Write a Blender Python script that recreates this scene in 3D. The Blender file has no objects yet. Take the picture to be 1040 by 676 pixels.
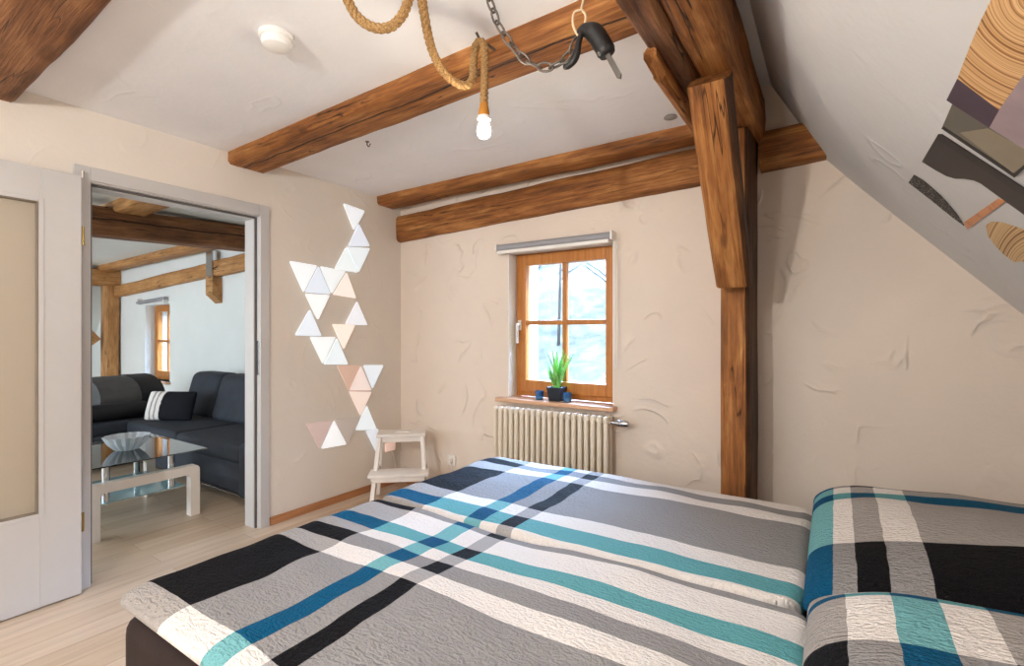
import bpy, bmesh, math, random
from mathutils import Vector, Matrix, noise
random.seed(7)
S = bpy.context.scene
COL = S.collection
PI = math.pi

# ------------------------------------------------------------------ camera model
F = 500.0; YAW = math.atan(328 / F); H = 1.25
CX = 3.077; D = 2.97
CAM = Vector((CX, 0, H))
fw = Vector((-math.sin(YAW), math.cos(YAW), 0)); rt = Vector((math.cos(YAW), math.sin(YAW), 0)); up = Vector((0, 0, 1))
def ray(px, py): return fw + rt * ((px - 520) / F) + up * ((338 - py) / F)
def on(px, py, axis, val):
    r = ray(px, py); return CAM + r * ((val - CAM[axis]) / r[axis])
def on_plane(px, py, p0, n):
    r = ray(px, py); return CAM + r * ((p0 - CAM).dot(n) / r.dot(n))

cd = bpy.data.cameras.new('camera'); cam = bpy.data.objects.new('camera', cd); COL.objects.link(cam)
cd.sensor_width = 36; cd.lens = 36 * F / 1040; cd.clip_start = .05; cd.clip_end = 300
cam.location = CAM; cam.rotation_euler = (PI / 2, 0, YAW)
S.camera = cam

# ------------------------------------------------------------------ materials
def lin(c):
    r = []
    for v in c[:3]:
        v /= 255.0
        r.append(v / 12.92 if v <= .04045 else ((v + .055) / 1.055) ** 2.4)
    return (*r, 1)

class NT:
    def __init__(s, name):
        s.m = bpy.data.materials.new(name); s.m.use_nodes = True
        s.t = s.m.node_tree; s.t.nodes.clear()
        s.out = s.n('ShaderNodeOutputMaterial')
    def n(s, typ, **k):
        x = s.t.nodes.new(typ)
        for a, b in k.items(): setattr(x, a, b)
        return x
    def l(s, a, b): s.t.links.new(a, b)
    def set(s, node, **k):
        for a, b in k.items(): node.inputs[a.replace('_', ' ')].default_value = b
        return node
    def bsdf(s, color=None, rough=.6, spec=.4, metal=0):
        b = s.n('ShaderNodeBsdfPrincipled')
        if color: b.inputs['Base Color'].default_value = color
        b.inputs['Roughness'].default_value = rough; b.inputs['Specular IOR Level'].default_value = spec
        b.inputs['Metallic'].default_value = metal
        s.l(b.outputs[0], s.out.inputs[0]); s.b = b
        return b
    def ramp(s, stops, interp='LINEAR'):
        r = s.n('ShaderNodeValToRGB'); cr = r.color_ramp; cr.interpolation = interp
        cr.elements[0].position = stops[0][0]; cr.elements[0].color = stops[0][1]
        cr.elements[1].position = stops[-1][0]; cr.elements[1].color = stops[-1][1]
        for p, c in stops[1:-1]:
            e = cr.elements.new(p); e.color = c
        return r
    def noise(s, vec, scale, detail=3, rough=.55, dist=0):
        x = s.n('ShaderNodeTexNoise'); x.inputs['Scale'].default_value = scale; x.inputs['Detail'].default_value = detail
        x.inputs['Roughness'].default_value = rough; x.inputs['Distortion'].default_value = dist
        if vec: s.l(vec, x.inputs['Vector'])
        return x
    def mapping(s, scale=(1, 1, 1), rot=(0, 0, 0), coord='Object'):
        tc = s.n('ShaderNodeTexCoord'); mp = s.n('ShaderNodeMapping')
        mp.inputs['Scale'].default_value = scale; mp.inputs['Rotation'].default_value = rot
        s.l(tc.outputs[coord], mp.inputs['Vector']); return mp.outputs[0]
    def bump(s, h, strength=.3, dist=.01, prev=None):
        b = s.n('ShaderNodeBump'); b.inputs['Strength'].default_value = strength; b.inputs['Distance'].default_value = dist
        s.l(h, b.inputs['Height'])
        if prev: s.l(prev.outputs[0], b.inputs['Normal'])
        s.l(b.outputs[0], s.b.inputs['Normal']); return b
    def math(s, op, a, b=None):
        x = s.n('ShaderNodeMath', operation=op)
        for i, v in enumerate((a, b)):
            if v is None: continue
            if isinstance(v, (int, float)): x.inputs[i].default_value = v
            else: s.l(v, x.inputs[i])
        return x.outputs[0]
    def mix(s, fac, a, b, blend='MIX'):
        x = s.n('ShaderNodeMix', data_type='RGBA', blend_type=blend)
        for i, v in ((0, fac), (6, a), (7, b)):
            if isinstance(v, (int, float)): x.inputs[i].default_value = v
            elif isinstance(v, tuple): x.inputs[i].default_value = v
            else: s.l(v, x.inputs[i])
        return x.outputs[2]

def plain(name, c, rough=.5, spec=.4, metal=0, var=.06, bump=0, bscale=60):
    t = NT(name); b = t.bsdf(None, rough, spec, metal)
    nz = t.noise(t.mapping(), 9, 3)
    lc = lin(c); d = tuple(v * (1 - var) for v in lc[:3]) + (1,); u = tuple(min(1, v * (1 + var)) for v in lc[:3]) + (1,)
    r = t.ramp([(.3, d), (.7, u)]); t.l(nz.outputs[0], r.inputs[0]); t.l(r.outputs[0], b.inputs['Base Color'])
    if bump:
        n2 = t.noise(t.mapping(), bscale, 3); t.bump(n2.outputs[0], bump, .004)
    return t.m

def plaster(name, c, stroke=.5, fine=.25, s_scale=2.2):
    t = NT(name); b = t.bsdf(None, .9, .15)
    v = t.mapping()
    nz = t.noise(v, 2.5, 4)
    lc = lin(c); d = tuple(x * .95 for x in lc[:3]) + (1,)
    r = t.ramp([(.3, d), (.7, lc)]); t.l(nz.outputs[0], r.inputs[0]); t.l(r.outputs[0], b.inputs['Base Color'])
    # trowel strokes: thin raised ridges along the edges of smears, each fading out
    n0 = t.noise(v, s_scale, 2.5, .5, .8); nm = t.noise(v, s_scale * .9 + 1.3, 1)
    tri = t.math('ABSOLUTE', t.math('SUBTRACT', n0.outputs[0], .52))
    ridge = t.ramp([(0, (1, 1, 1, 1)), (.010, (.5, .5, .5, 1)), (.03, (0, 0, 0, 1))]); t.l(tri, ridge.inputs[0])
    step = t.ramp([(.50, (0, 0, 0, 1)), (.523, (1, 1, 1, 1)), (.60, (0, 0, 0, 1))]); t.l(n0.outputs[0], step.inputs[0])
    mask = t.ramp([(.50, (0, 0, 0, 1)), (.62, (1, 1, 1, 1))]); t.l(nm.outputs[0], mask.inputs[0])
    h = t.math('MULTIPLY', t.math('ADD', ridge.outputs[0], step.outputs[0]), mask.outputs[0])
    b1 = t.bump(h, stroke, .010)
    n2 = t.noise(v, 38, 4); n3 = t.noise(v, 7, 3)
    hh = t.math('ADD', n2.outputs[0], t.math('MULTIPLY', n3.outputs[0], 2.0))
    t.bump(hh, fine, .006, b1)
    return t.m

def oldwood(name, dark, mid, light, rough=.62, split=None, split_axis=2):
    """hewn timber: grain along local X, checks, knots and dark weathering"""
    t = NT(name); b = t.bsdf(None, rough, .3)
    tc = t.n('ShaderNodeTexCoord'); oi = t.n('ShaderNodeObjectInfo')
    off = t.n('ShaderNodeVectorMath', operation='SCALE'); off.inputs[0].default_value = (17, 9, 5); t.l(oi.outputs['Random'], off.inputs['Scale'])
    ad = t.n('ShaderNodeVectorMath', operation='ADD'); t.l(tc.outputs['Object'], ad.inputs[0]); t.l(off.outputs[0], ad.inputs[1])
    def mp(sc):
        m = t.n('ShaderNodeMapping'); m.inputs['Scale'].default_value = sc; t.l(ad.outputs[0], m.inputs['Vector']); return m.outputs[0]
    grain = t.noise(mp((1.2, 26, 26)), 2.2, 5, .6, .6)
    blot = t.noise(mp((1.6, 6, 6)), 1.6, 4, .6, .3)
    fineg = t.noise(mp((5, 120, 120)), 1.5, 3, .6)
    r1 = t.ramp([(.33, lin(dark)), (.5, lin(mid)), (.66, lin(light))]); 
    g = t.math('ADD', t.math('MULTIPLY', grain.outputs[0], .42), t.math('MULTIPLY', blot.outputs[0], .58)); t.l(g, r1.inputs[0])
    # checks: thin dark lines running with the grain
    ck = t.noise(mp((.5, 9, 9)), 1.3, 3, .55, .15)
    a = t.math('ABSOLUTE', t.math('SUBTRACT', ck.outputs[0], .5))
    crk0 = t.ramp([(.0, (1, 1, 1, 1)), (.002, (1, 1, 1, 1)), (.009, (0, 0, 0, 1))]); t.l(a, crk0.inputs[0])
    cm = t.noise(mp((.9, 3, 3)), 1.5, 2); cmr = t.ramp([(.45, (0, 0, 0, 1)), (.58, (1, 1, 1, 1))]); t.l(cm.outputs[0], cmr.inputs[0])
    crk = t.n('ShaderNodeMix', data_type='RGBA', blend_type='MULTIPLY'); crk.inputs[0].default_value = 1; t.l(crk0.outputs[0], crk.inputs[6]); t.l(cmr.outputs[0], crk.inputs[7])
    class _O: pass
    co = crk.outputs[2]; crk = _O(); crk.outputs = [co]
    c1 = t.mix(crk.outputs[0], r1.outputs[0], lin((38, 20, 10)))
    fr = t.ramp([(.3, (.62, .62, .62, 1)), (.6, (1, 1, 1, 1))]); t.l(fineg.outputs[0], fr.inputs[0])
    c2 = t.mix(.75, c1, fr.outputs[0], 'MULTIPLY')
    kn = t.n('ShaderNodeTexVoronoi', feature='F1'); kn.inputs['Scale'].default_value = 1.6; t.l(mp((1.3, 3.2, 3.2)), kn.inputs['Vector'])
    kr = t.ramp([(.0, (1, 1, 1, 1)), (.05, (.8, .8, .8, 1)), (.1, (0, 0, 0, 1))]); t.l(kn.outputs['Distance'], kr.inputs[0])
    c3 = t.mix(t.math('MULTIPLY', kr.outputs[0], .55), c2, lin((60, 30, 14)))
    t.l(c3, b.inputs['Base Color'])
    hh = t.math('SUBTRACT', t.math('ADD', grain.outputs[0], t.math('MULTIPLY', fineg.outputs[0], .5)), t.math('MULTIPLY', crk.outputs[0], 1.2))
    if split is not None:   # one long drying split along the whole timber
        so = t.n('ShaderNodeSeparateXYZ'); t.l(tc.outputs['Object'], so.inputs[0])
        wn = t.noise(mp((2.2, 0, 0)), 1.0, 4, .6)
        dz = t.math('ABSOLUTE', t.math('ADD', t.math('SUBTRACT', so.outputs[split_axis], split), t.math('MULTIPLY', t.math('SUBTRACT', wn.outputs[0], .5), .07)))
        sr = t.ramp([(0, (1, 1, 1, 1)), (.0032, (.9, .9, .9, 1)), (.0065, (0, 0, 0, 1))]); t.l(dz, sr.inputs[0])
        c4 = t.mix(sr.outputs[0], c3, lin((26, 14, 8))); t.l(c4, b.inputs['Base Color'])
        hh = t.math('SUBTRACT', hh, t.math('MULTIPLY', sr.outputs[0], 2.5))
    t.bump(hh, .55, .012)
    return t.m

M = {}
M['wall'] = plaster('plaster_cream', (226, 212, 198), .55, .25, 2.3)
M['wall_smooth'] = plaster('plaster_cream_smooth', (222, 213, 202), .15, .12)
M['ceil'] = plaster('plaster_ceiling', (235, 234, 236), .12, .15)
M['slope'] = plaster('plaster_slope', (221, 219, 218), .25, .2, 1.6)
M['living'] = plaster('plaster_living', (230, 232, 228), .12, .15)
M['timber'] = oldwood('hewn_timber', (82, 46, 22), (152, 96, 48), (200, 142, 82))
M['timber_split'] = oldwood('hewn_timber_split', (82, 46, 22), (152, 96, 48), (200, 142, 82), .62, -.02, 1)
M['tie_split'] = oldwood('tie_timber_split', (86, 54, 34), (134, 90, 58), (168, 122, 84), .62, .01)
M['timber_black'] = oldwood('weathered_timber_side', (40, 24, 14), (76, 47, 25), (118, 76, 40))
M['timber_dark'] = oldwood('hewn_timber_dark', (72, 44, 28), (128, 84, 52), (168, 118, 78))
M['timber_light'] = oldwood('hewn_timber_light', (140, 92, 50), (192, 138, 84), (218, 168, 112), .5)
def smoothwood(name, a, b_, rough=.35, axis=2):
    t = NT(name); b = t.bsdf(None, rough, .4)
    sc = [30, 30, 30]; sc[axis] = 2
    g = t.noise(t.mapping(tuple(sc)), 1.5, 4, .55, .4)
    r = t.ramp([(.3, lin(a)), (.7, lin(b_))]); t.l(g.outputs[0], r.inputs[0]); t.l(r.outputs[0], b.inputs['Base Color'])
    return t.m
M['winwood'] = smoothwood('oiled_window_wood', (168, 102, 40), (192, 126, 60))
M['skirt'] = smoothwood('skirting_wood', (156, 104, 66), (184, 130, 88), .4, 1)
M['sill'] = smoothwood('sill_board', (196, 150, 116), (214, 174, 140), .35, 0)
# floor: pale laminate planks running along Y
t = NT('laminate_floor'); b = t.bsdf(None, .33, .45)
v = t.mapping(rot=(0, 0, PI / 2))
br = t.n('ShaderNodeTexBrick'); br.offset = .37; br.inputs['Scale'].default_value = 1; br.inputs['Brick Width'].default_value = 1.2; br.inputs['Row Height'].default_value = .13
br.inputs['Mortar Size'].default_value = .0012; br.inputs['Color1'].default_value = lin((206, 186, 164)); br.inputs['Color2'].default_value = lin((188, 164, 138)); br.inputs['Mortar'].default_value = lin((150, 118, 88))
br.inputs['Bias'].default_value = 0
t.l(v, br.inputs['Vector'])
g = t.noise(t.mapping((16, 1.1, 1)), 2.2, 5, .6, .5)
gr = t.ramp([(.3, (.74, .72, .7, 1)), (.65, (1, 1, 1, 1))]); t.l(g.outputs[0], gr.inputs[0])
t.l(t.mix(.8, br.outputs[0], gr.outputs[0], 'MULTIPLY'), b.inputs['Base Color'])
t.bump(br.outputs['Fac'], -.15, .002)
M['floor'] = t.m
M['door'] = plain('door_grey_white_lacquer', (190, 187, 185), .35, .4, 0, .015)
M['seal'] = plain('grey_rubber_seal', (88, 84, 84), .6)
M['gasket'] = plain('taupe_gasket', (128, 116, 102), .6)
M['white'] = plain('white_lacquer', (226, 219, 212), .4, .4, 0, .03)
M['white_plastic'] = plain('white_plastic', (232, 228, 222), .35, .5, 0, .02)
M['blind'] = plain('grey_blind_tube', (150, 150, 154), .45, .4, 0, .04)
M['steel'] = plain('brushed_steel', (190, 188, 186), .25, .5, 1, .05)
M['iron'] = plain('chain_iron', (112, 104, 98), .42, .5, .85, .25)
M['tongue'] = plain('dull_steel', (96, 90, 84), .5, .4, .5, .15)
M['brass'] = plain('brass_hinge', (186, 160, 104), .3, .5, 1, .05)
M['radiator'] = plain('radiator_cream_enamel', (228, 216, 196), .35, .45, 0, .02)
M['black_leather'] = plain('black_horn', (22, 20, 19), .5, .5, 0, .3, .6, 40)
M['bedbase'] = plain('dark_brown_bed_fabric', (52, 42, 40), .9, .15, 0, .12, .35, 160)
M['sheet'] = plain('grey_sheet', (140, 136, 134), .9, .1)
M['sofa'] = plain('charcoal_sofa_fabric', (50, 54, 62), .75, .3, 0, .15, .25, 200)
M['sofa_dark'] = plain('black_sofa_leatherette', (34, 34, 38), .6, .3, 0, .12)
M['sofa_grey'] = plain('taupe_sofa_fabric', (84, 82, 82), .8, .25, 0, .12, .25, 200)
M['pot'] = plain('dark_blue_pot', (26, 34, 44), .4)
M['soil'] = plain('soil', (50, 38, 28), .95)
M['twine'] = plain('pale_twine', (214, 192, 160), .85, .1, 0, .15, .4, 300)
M['chrome'] = plain('chrome', (205, 205, 205), .12, .5, 1, .02)
M['gold'] = plain('bulb_socket_rope_wrap', (176, 118, 48), .75, .2, 0, .25, .5, 250)
M['detector'] = plain('detector_white', (230, 227, 223), .45, .35, 0, .02)
M['cable'] = plain('grey_cable', (150, 146, 142), .5)
M['cream_panel'] = plain('outer_render', (226, 205, 190), .9)
# rope
t = NT('jute_rope'); b = t.bsdf(None, .85, .15)
g = t.noise(t.mapping(), 220, 3); r = t.ramp([(.3, lin((122, 88, 52))), (.7, lin((186, 150, 102)))]); t.l(g.outputs[0], r.inputs[0]); t.l(r.outputs[0], b.inputs['Base Color']); t.bump(g.outputs[0], .5, .002)
M['rope'] = t.m
def glassmat(name, tint=(1, 1, 1, 1), gloss=.07, rough=0.0, opaque=None, op=.0):
    t = NT(name); tr = t.n('ShaderNodeBsdfTransparent'); tr.inputs[0].default_value = tint
    gl = t.n('ShaderNodeBsdfGlossy'); gl.inputs['Roughness'].default_value = rough
    mx = t.n('ShaderNodeMixShader')
    fr = t.n('ShaderNodeLayerWeight'); fr.inputs['Blend'].default_value = .25
    f = t.math('ADD', t.math('MULTIPLY', fr.outputs['Fresnel'], .75), gloss)
    t.l(f, mx.inputs[0]); t.l(tr.outputs[0], mx.inputs[1]); t.l(gl.outputs[0], mx.inputs[2])
    last = mx
    if opaque:
        df = t.n('ShaderNodeBsdfDiffuse'); df.inputs[0].default_value = opaque
        m2 = t.n('ShaderNodeMixShader'); m2.inputs[0].default_value = op; t.l(mx.outputs[0], m2.inputs[1]); t.l(df.outputs[0], m2.inputs[2]); last = m2
    t.l(last.outputs[0], t.out.inputs[0]); return t.m
M['pane'] = glassmat('window_glass', (.97, .985, 1, 1), .03)
M['tableglass'] = glassmat('table_glass', (.80, .93, .90, 1), .30)
M['shelfglass'] = glassmat('frosted_shelf_glass', (.7, .9, .95, 1), .25, .08, lin((190, 225, 235)), .45)
M['frost'] = glassmat('frosted_door_glass', (.9, .88, .84, 1), .03, .35, lin((196, 184, 166)), .72)
M['blueglass'] = glassmat('blue_tealight_glass', (.25, .55, .75, 1), .12, .05, lin((60, 120, 160)), .4)
M['crystal'] = glassmat('cut_crystal', (.86, .92, .97, 1), .30, .06, lin((232, 238, 246)), .42)
def emis(name, c, k, base=None, rough=.4):
    t = NT(name); b = t.bsdf(base or lin(c), rough, .4); b.inputs['Emission Color'].default_value = lin(c); b.inputs['Emission Strength'].default_value = k
    return t.m
M['bulb'] = emis('lit_bulb', (255, 240, 214), 210)
M['leaf'] = plain('fern_green', (104, 186, 78), .55, .3, 0, .35)
M['leaf2'] = plain('fern_pale_green', (160, 220, 120), .55, .3, 0, .25)

# plaid bed linen
def plaid(name, u0, u1, ub, ut, v0, v1, vb, vt):
    """ub/vb: ascending boundaries in metres; ut/vt: stripe letters (one more than the boundaries). K/G/B along u, D/W/B across"""
    t = NT(name); b = t.bsdf(None, .8, .12)
    uv = t.n('ShaderNodeUVMap'); uv.uv_map = 'plaid'
    sp = t.n('ShaderNodeSeparateXYZ'); t.l(uv.outputs[0], sp.inputs[0])
    wob = t.noise(uv.outputs[0], 14, 2)
    wv = t.math('MULTIPLY', t.math('SUBTRACT', wob.outputs[0], .5), .008)
    U = t.math('DIVIDE', t.math('SUBTRACT', t.math('ADD', sp.outputs[0], wv), u0), u1 - u0)
    V = t.math('DIVIDE', t.math('SUBTRACT', t.math('ADD', sp.outputs[1], wv), v0), v1 - v0)
    K, G, B, L = (15, 14, 17), (142, 139, 138), (4, 78, 112), None
    pal = {'D': dict(K=K, G=G, B=B, k=K), 'W': dict(K=(160, 154, 149), G=(224, 217, 211), B=(112, 168, 172), k=(164, 160, 158)),
           'B': dict(K=(4, 78, 108), G=(94, 156, 160), B=(4, 72, 108), k=(18, 18, 26))}
    def ur(kind):
        st = [(0, lin(pal[kind][ut[0]]))] + [((x - u0) / (u1 - u0), lin(pal[kind][c])) for x, c in zip(ub, ut[1:])]
        r = t.ramp(st, 'CONSTANT'); t.l(U, r.inputs[0]); return r.outputs[0]
    code = {'D': (1, 0, 0, 1), 'W': (0, 1, 0, 1), 'B': (0, 0, 1, 1)}
    vr = t.ramp([(0, code[vt[0]])] + [((x - v0) / (v1 - v0), code[c]) for x, c in zip(vb, vt[1:])], 'CONSTANT'); t.l(V, vr.inputs[0])
    s3 = t.n('ShaderNodeSeparateColor'); t.l(vr.outputs[0], s3.inputs[0])
    c = t.mix(s3.outputs[1], ur('D'), ur('W')); c = t.mix(s3.outputs[2], c, ur('B'))
    wn = t.noise(uv.outputs[0], 320, 2)
    wr = t.ramp([(.3, (.82, .82, .82, 1)), (.7, (1.08, 1.08, 1.08, 1))]); t.l(wn.outputs[0], wr.inputs[0])
    c = t.mix(.8, c, wr.outputs[0], 'MULTIPLY')
    t.l(c, b.inputs['Base Color'])
    # seersucker puckers
    mp = t.n('ShaderNodeMapping'); mp.inputs['Scale'].default_value = (34, 85, 1); t.l(uv.outputs[0], mp.inputs['Vector'])
    p = t.noise(mp.outputs[0], 1.0, 2, .5, 1.2)
    mp2 = t.n('ShaderNodeMapping'); mp2.inputs['Scale'].default_value = (1, 1, 1); t.l(uv.outputs[0], mp2.inputs['Vector'])
    w = t.n('ShaderNodeTexWave', wave_type='BANDS', bands_direction='Y'); w.inputs['Scale'].default_value = 24; w.inputs['Distortion'].default_value = 1.0; w.inputs['Detail'].default_value = 1
    t.l(mp2.outputs[0], w.inputs['Vector'])
    p2 = t.noise(uv.outputs[0], 110, 2, .5)
    hh = t.math('ADD', t.math('ADD', p.outputs[0], t.math('MULTIPLY', p2.outputs[0], .6)), t.math('MULTIPLY', w.outputs['Fac'], .05))
    t.bump(hh, .95, .013 if 'pillow' in name else .011)
    return t.m

# ------------------------------------------------------------------ mesh helpers
WO = {}
def _link(o, parent, origin):
    COL.objects.link(o)
    if parent is not None: o.parent = parent
    WO[o.name] = origin.copy()
def thing(name, label, cat, loc, group=None):
    o = bpy.data.objects.new(name, None); o.empty_display_size = .1; loc = Vector(loc); o.location = loc
    _link(o, None, loc); tag(o, label, cat, group); return o
def tag(o, label=None, cat=None, group=None, kind=None):
    if label: o['label'] = label
    if cat: o['category'] = cat
    if group: o['group'] = group
    if kind: o['kind'] = kind
    return o

class MB:
    def __init__(s): s.bm = bmesh.new()
    def poly_prism(s, pts, vec):
        """extrude polygon pts (world) along vec"""
        vec = Vector(vec); a = [s.bm.verts.new(Vector(p)) for p in pts]; b_ = [s.bm.verts.new(Vector(p) + vec) for p in pts]
        s.bm.faces.new(a); s.bm.faces.new(b_[::-1]); n = len(a)
        for i in range(n): s.bm.faces.new((a[i], b_[i], b_[(i + 1) % n], a[(i + 1) % n]))
        return s
    def box(s, x0, x1, y0, y1, z0, z1, bev=0, seg=2, fn=None):
        b2 = bmesh.new(); r = bmesh.ops.create_cube(b2, size=1)
        for v in b2.verts: v.co = Vector((x0 + (v.co.x + .5) * (x1 - x0), y0 + (v.co.y + .5) * (y1 - y0), z0 + (v.co.z + .5) * (z1 - z0)))
        if bev: bmesh.ops.bevel(b2, geom=list(b2.edges), offset=bev, segments=seg, profile=.6, affect='EDGES', clamp_overlap=True)
        s.merge(b2, fn); return s
    def merge(s, b2, fn=None):
        mp = {}
        for v in b2.verts: mp[v] = s.bm.verts.new(fn(v.co) if fn else v.co)
        for f in b2.faces:
            try: s.bm.faces.new([mp[v] for v in f.verts])
            except ValueError: pass
        b2.free()
    def tube(s, pts, r, seg=10, caps=True, closed=False, radii=None):
        pts = [Vector(p) for p in pts]; n = len(pts); rings = []
        nrm = None
        for i, p in enumerate(pts):
            if closed: d = pts[(i + 1) % n] - pts[i - 1]
            else: d = pts[min(i + 1, n - 1)] - pts[max(i - 1, 0)]
            d.normalize()
            if nrm is None:
                nrm = d.orthogonal().normalized()
            else:
                nrm = (nrm - d * nrm.dot(d))
                nrm = nrm.normalized() if nrm.length > 1e-6 else d.orthogonal().normalized()
            bn = d.cross(nrm); rr = radii[i] if radii else r
            rings.append([s.bm.verts.new(p + (nrm * math.cos(a) + bn * math.sin(a)) * rr) for a in [2 * PI * k / seg for k in range(seg)]])
        for i in range(n if closed else n - 1):
            A, B = rings[i], rings[(i + 1) % n]
            for k in range(seg): s.bm.faces.new((A[k], A[(k + 1) % seg], B[(k + 1) % seg], B[k]))
        if caps and not closed:
            s.bm.faces.new(rings[0][::-1]); s.bm.faces.new(rings[-1])
        return s
    def lathe(s, prof, c, seg=24, axis=2, ripple=0, nr=0):
        """prof: (radius, height) list, closed top/bottom by radius 0"""
        c = Vector(c); rings = []
        def P(r, h, a):
            x, y = r * math.cos(a), r * math.sin(a)
            return c + (Vector((x, y, h)) if axis == 2 else Vector((h, x, y)) if axis == 0 else Vector((x, h, y)))
        for r, h in prof:
            if r < 1e-6: rings.append([s.bm.verts.new(P(0, h, 0))])
            else: rings.append([s.bm.verts.new(P(r * (1 + ripple * math.cos(nr * 2 * PI * k / seg)), h, 2 * PI * k / seg)) for k in range(seg)])
        for A, B in zip(rings, rings[1:]):
            for k in range(seg):
                k2 = (k + 1) % seg
                if len(A) == 1 and len(B) == 1: continue
                if len(A) == 1: s.bm.faces.new((A[0], B[k2], B[k]))
                elif len(B) == 1: s.bm.faces.new((A[k], A[k2], B[0]))
                else: s.bm.faces.new((A[k], A[k2], B[k2], B[k]))
        return s
    def build(s, name, mat, parent=None, origin=None, smooth=False, recalc=True):
        org = WO[parent.name] if parent is not None else Vector(origin or (0, 0, 0))
        if recalc: bmesh.ops.recalc_face_normals(s.bm, faces=list(s.bm.faces))
        for v in s.bm.verts: v.co -= org
        me = bpy.data.meshes.new(name); s.bm.to_mesh(me); s.bm.free()
        o = bpy.data.objects.new(name, me); me.materials.append(M[mat] if isinstance(mat, str) else mat)
        if smooth is True:
            for p in me.polygons: p.use_smooth = True
        elif smooth:
            for p in me.polygons: p.use_smooth = True
            me.set_sharp_from_angle(angle=smooth)
        if parent is None: o.location = org
        _link(o, parent, org); return o
SM = math.radians(38)

def struct(name, mb, mat, **k):
    o = mb.build(name, mat, **k)
    if o.parent is None: o['kind'] = 'structure'
    return o

def timber(name, p0, p1, w, h, mat='timber', label=None, cat='beam', group=None, roll_up=(0, 0, 1), parent=None, rough=.006, chamf=.016, seed=0, step=.05, wedge=None):
    """hewn beam from p0 to p1 (centres of the end faces); w across, h along the up direction; grain along local X"""
    p0, p1 = Vector(p0), Vector(p1); ax = (p1 - p0); L = ax.length; ax.normalize()
    u = Vector(roll_up); side = u.cross(ax).normalized(); u = ax.cross(side).normalized()
    n = max(2, int(L / step)); bm = bmesh.new(); rings = []
    c = chamf
    prof = []
    def line(a, b_, k):
        for i in range(k): prof.append((a[0] + (b_[0] - a[0]) * i / k, a[1] + (b_[1] - a[1]) * i / k))
    hw, hh = w / 2, h / 2
    cs = [(-hw + c, -hh), (hw - c, -hh), (hw, -hh + c), (hw, hh - c), (hw - c, hh), (-hw + c, hh), (-hw, hh - c), (-hw, -hh + c)]
    for i in range(8): line(cs[i], cs[(i + 1) % 8], 4 if i % 2 == 0 else 1)
    for i in range(n + 1):
        x = L * i / n; ring = []
        for (a, b_) in prof:
            q = Vector((x * 2.2 + seed * 7.3, a * 9 + seed, b_ * 9))
            k = noise.noise(q) * rough + noise.noise(q * 3.1) * rough * .5
            sc = 1 + k / max(.03, math.hypot(a, b_))
            bow = noise.noise(Vector((x * .7 + seed * 3, seed, 0))) * rough
            ring.append(bm.verts.new((x, a * sc, b_ * sc + bow)))
        rings.append(ring)
    m_ = len(prof)
    for A, B in zip(rings, rings[1:]):
        for k in range(m_): bm.faces.new((A[k], A[(k + 1) % m_], B[(k + 1) % m_], B[k]))
    bm.faces.new(rings[0][::-1]); bm.faces.new(rings[-1])
    bmesh.ops.recalc_face_normals(bm, faces=list(bm.faces))
    me = bpy.data.meshes.new(name); bm.to_mesh(me); bm.free(); me.materials.append(M[mat])
    for p in me.polygons: p.use_smooth = True
    me.set_sharp_from_angle(angle=math.radians(50))
    o = bpy.data.objects.new(name, me)
    mat4 = Matrix((( ax.x, side.x, u.x, p0.x), (ax.y, side.y, u.y, p0.y), (ax.z, side.z, u.z, p0.z), (0, 0, 0, 1)))
    COL.objects.link(o)
    if parent is not None:
        o.parent = parent; o.matrix_local = Matrix.Translation(-WO[parent.name]) @ mat4
    else: o.matrix_world = mat4
    WO[o.name] = p0
    if label: tag(o, label, cat, group)
    return o

# ------------------------------------------------------------------ the shell
YR = -2.6; XL = -7.6
def zc(x, y):
    if x < -.06: return 2.345 + .018 * x
    k = 1 if y < 1.6 else max(.2, 1 - (y - 1.6) / 1.1 * .8)
    return 2.348 + .03 * x * k
b_ = MB(); b_.box(XL - .1, 5.2, YR - .1, 3.5, -.12, 0); struct('floor', b_, 'floor')
# ceiling as a sagging slab over the bedroom, and over the living room
def slab(x0, x1, y0, y1, nx, ny, th=.1):
    mb = MB(); bm = mb.bm; g = []
    for i in range(nx + 1):
        x = x0 + (x1 - x0) * i / nx
        g.append([[bm.verts.new((x, y0 + (y1 - y0) * j / ny, zc(x, y0 + (y1 - y0) * j / ny) + q)) for q in (0, th)] for j in range(ny + 1)])
    for i in range(nx):
        for j in range(ny):
            for q in (0, 1): bm.faces.new((g[i][j][q], g[i + 1][j][q], g[i + 1][j + 1][q], g[i][j + 1][q]))
    for i in range(nx):
        for j in (0, ny): bm.faces.new((g[i][j][0], g[i + 1][j][0], g[i + 1][j][1], g[i][j][1]))
    for j in range(ny):
        for i in (0, nx): bm.faces.new((g[i][j][0], g[i][j + 1][0], g[i][j + 1][1], g[i][j][1]))
    return mb
struct('ceiling', slab(-.05, 2.60, YR, D, 16, 24), 'ceil', smooth=SM)
struct('ceiling_living', slab(-6.12, -.05, YR, D, 12, 6), 'living', smooth=SM)
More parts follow.
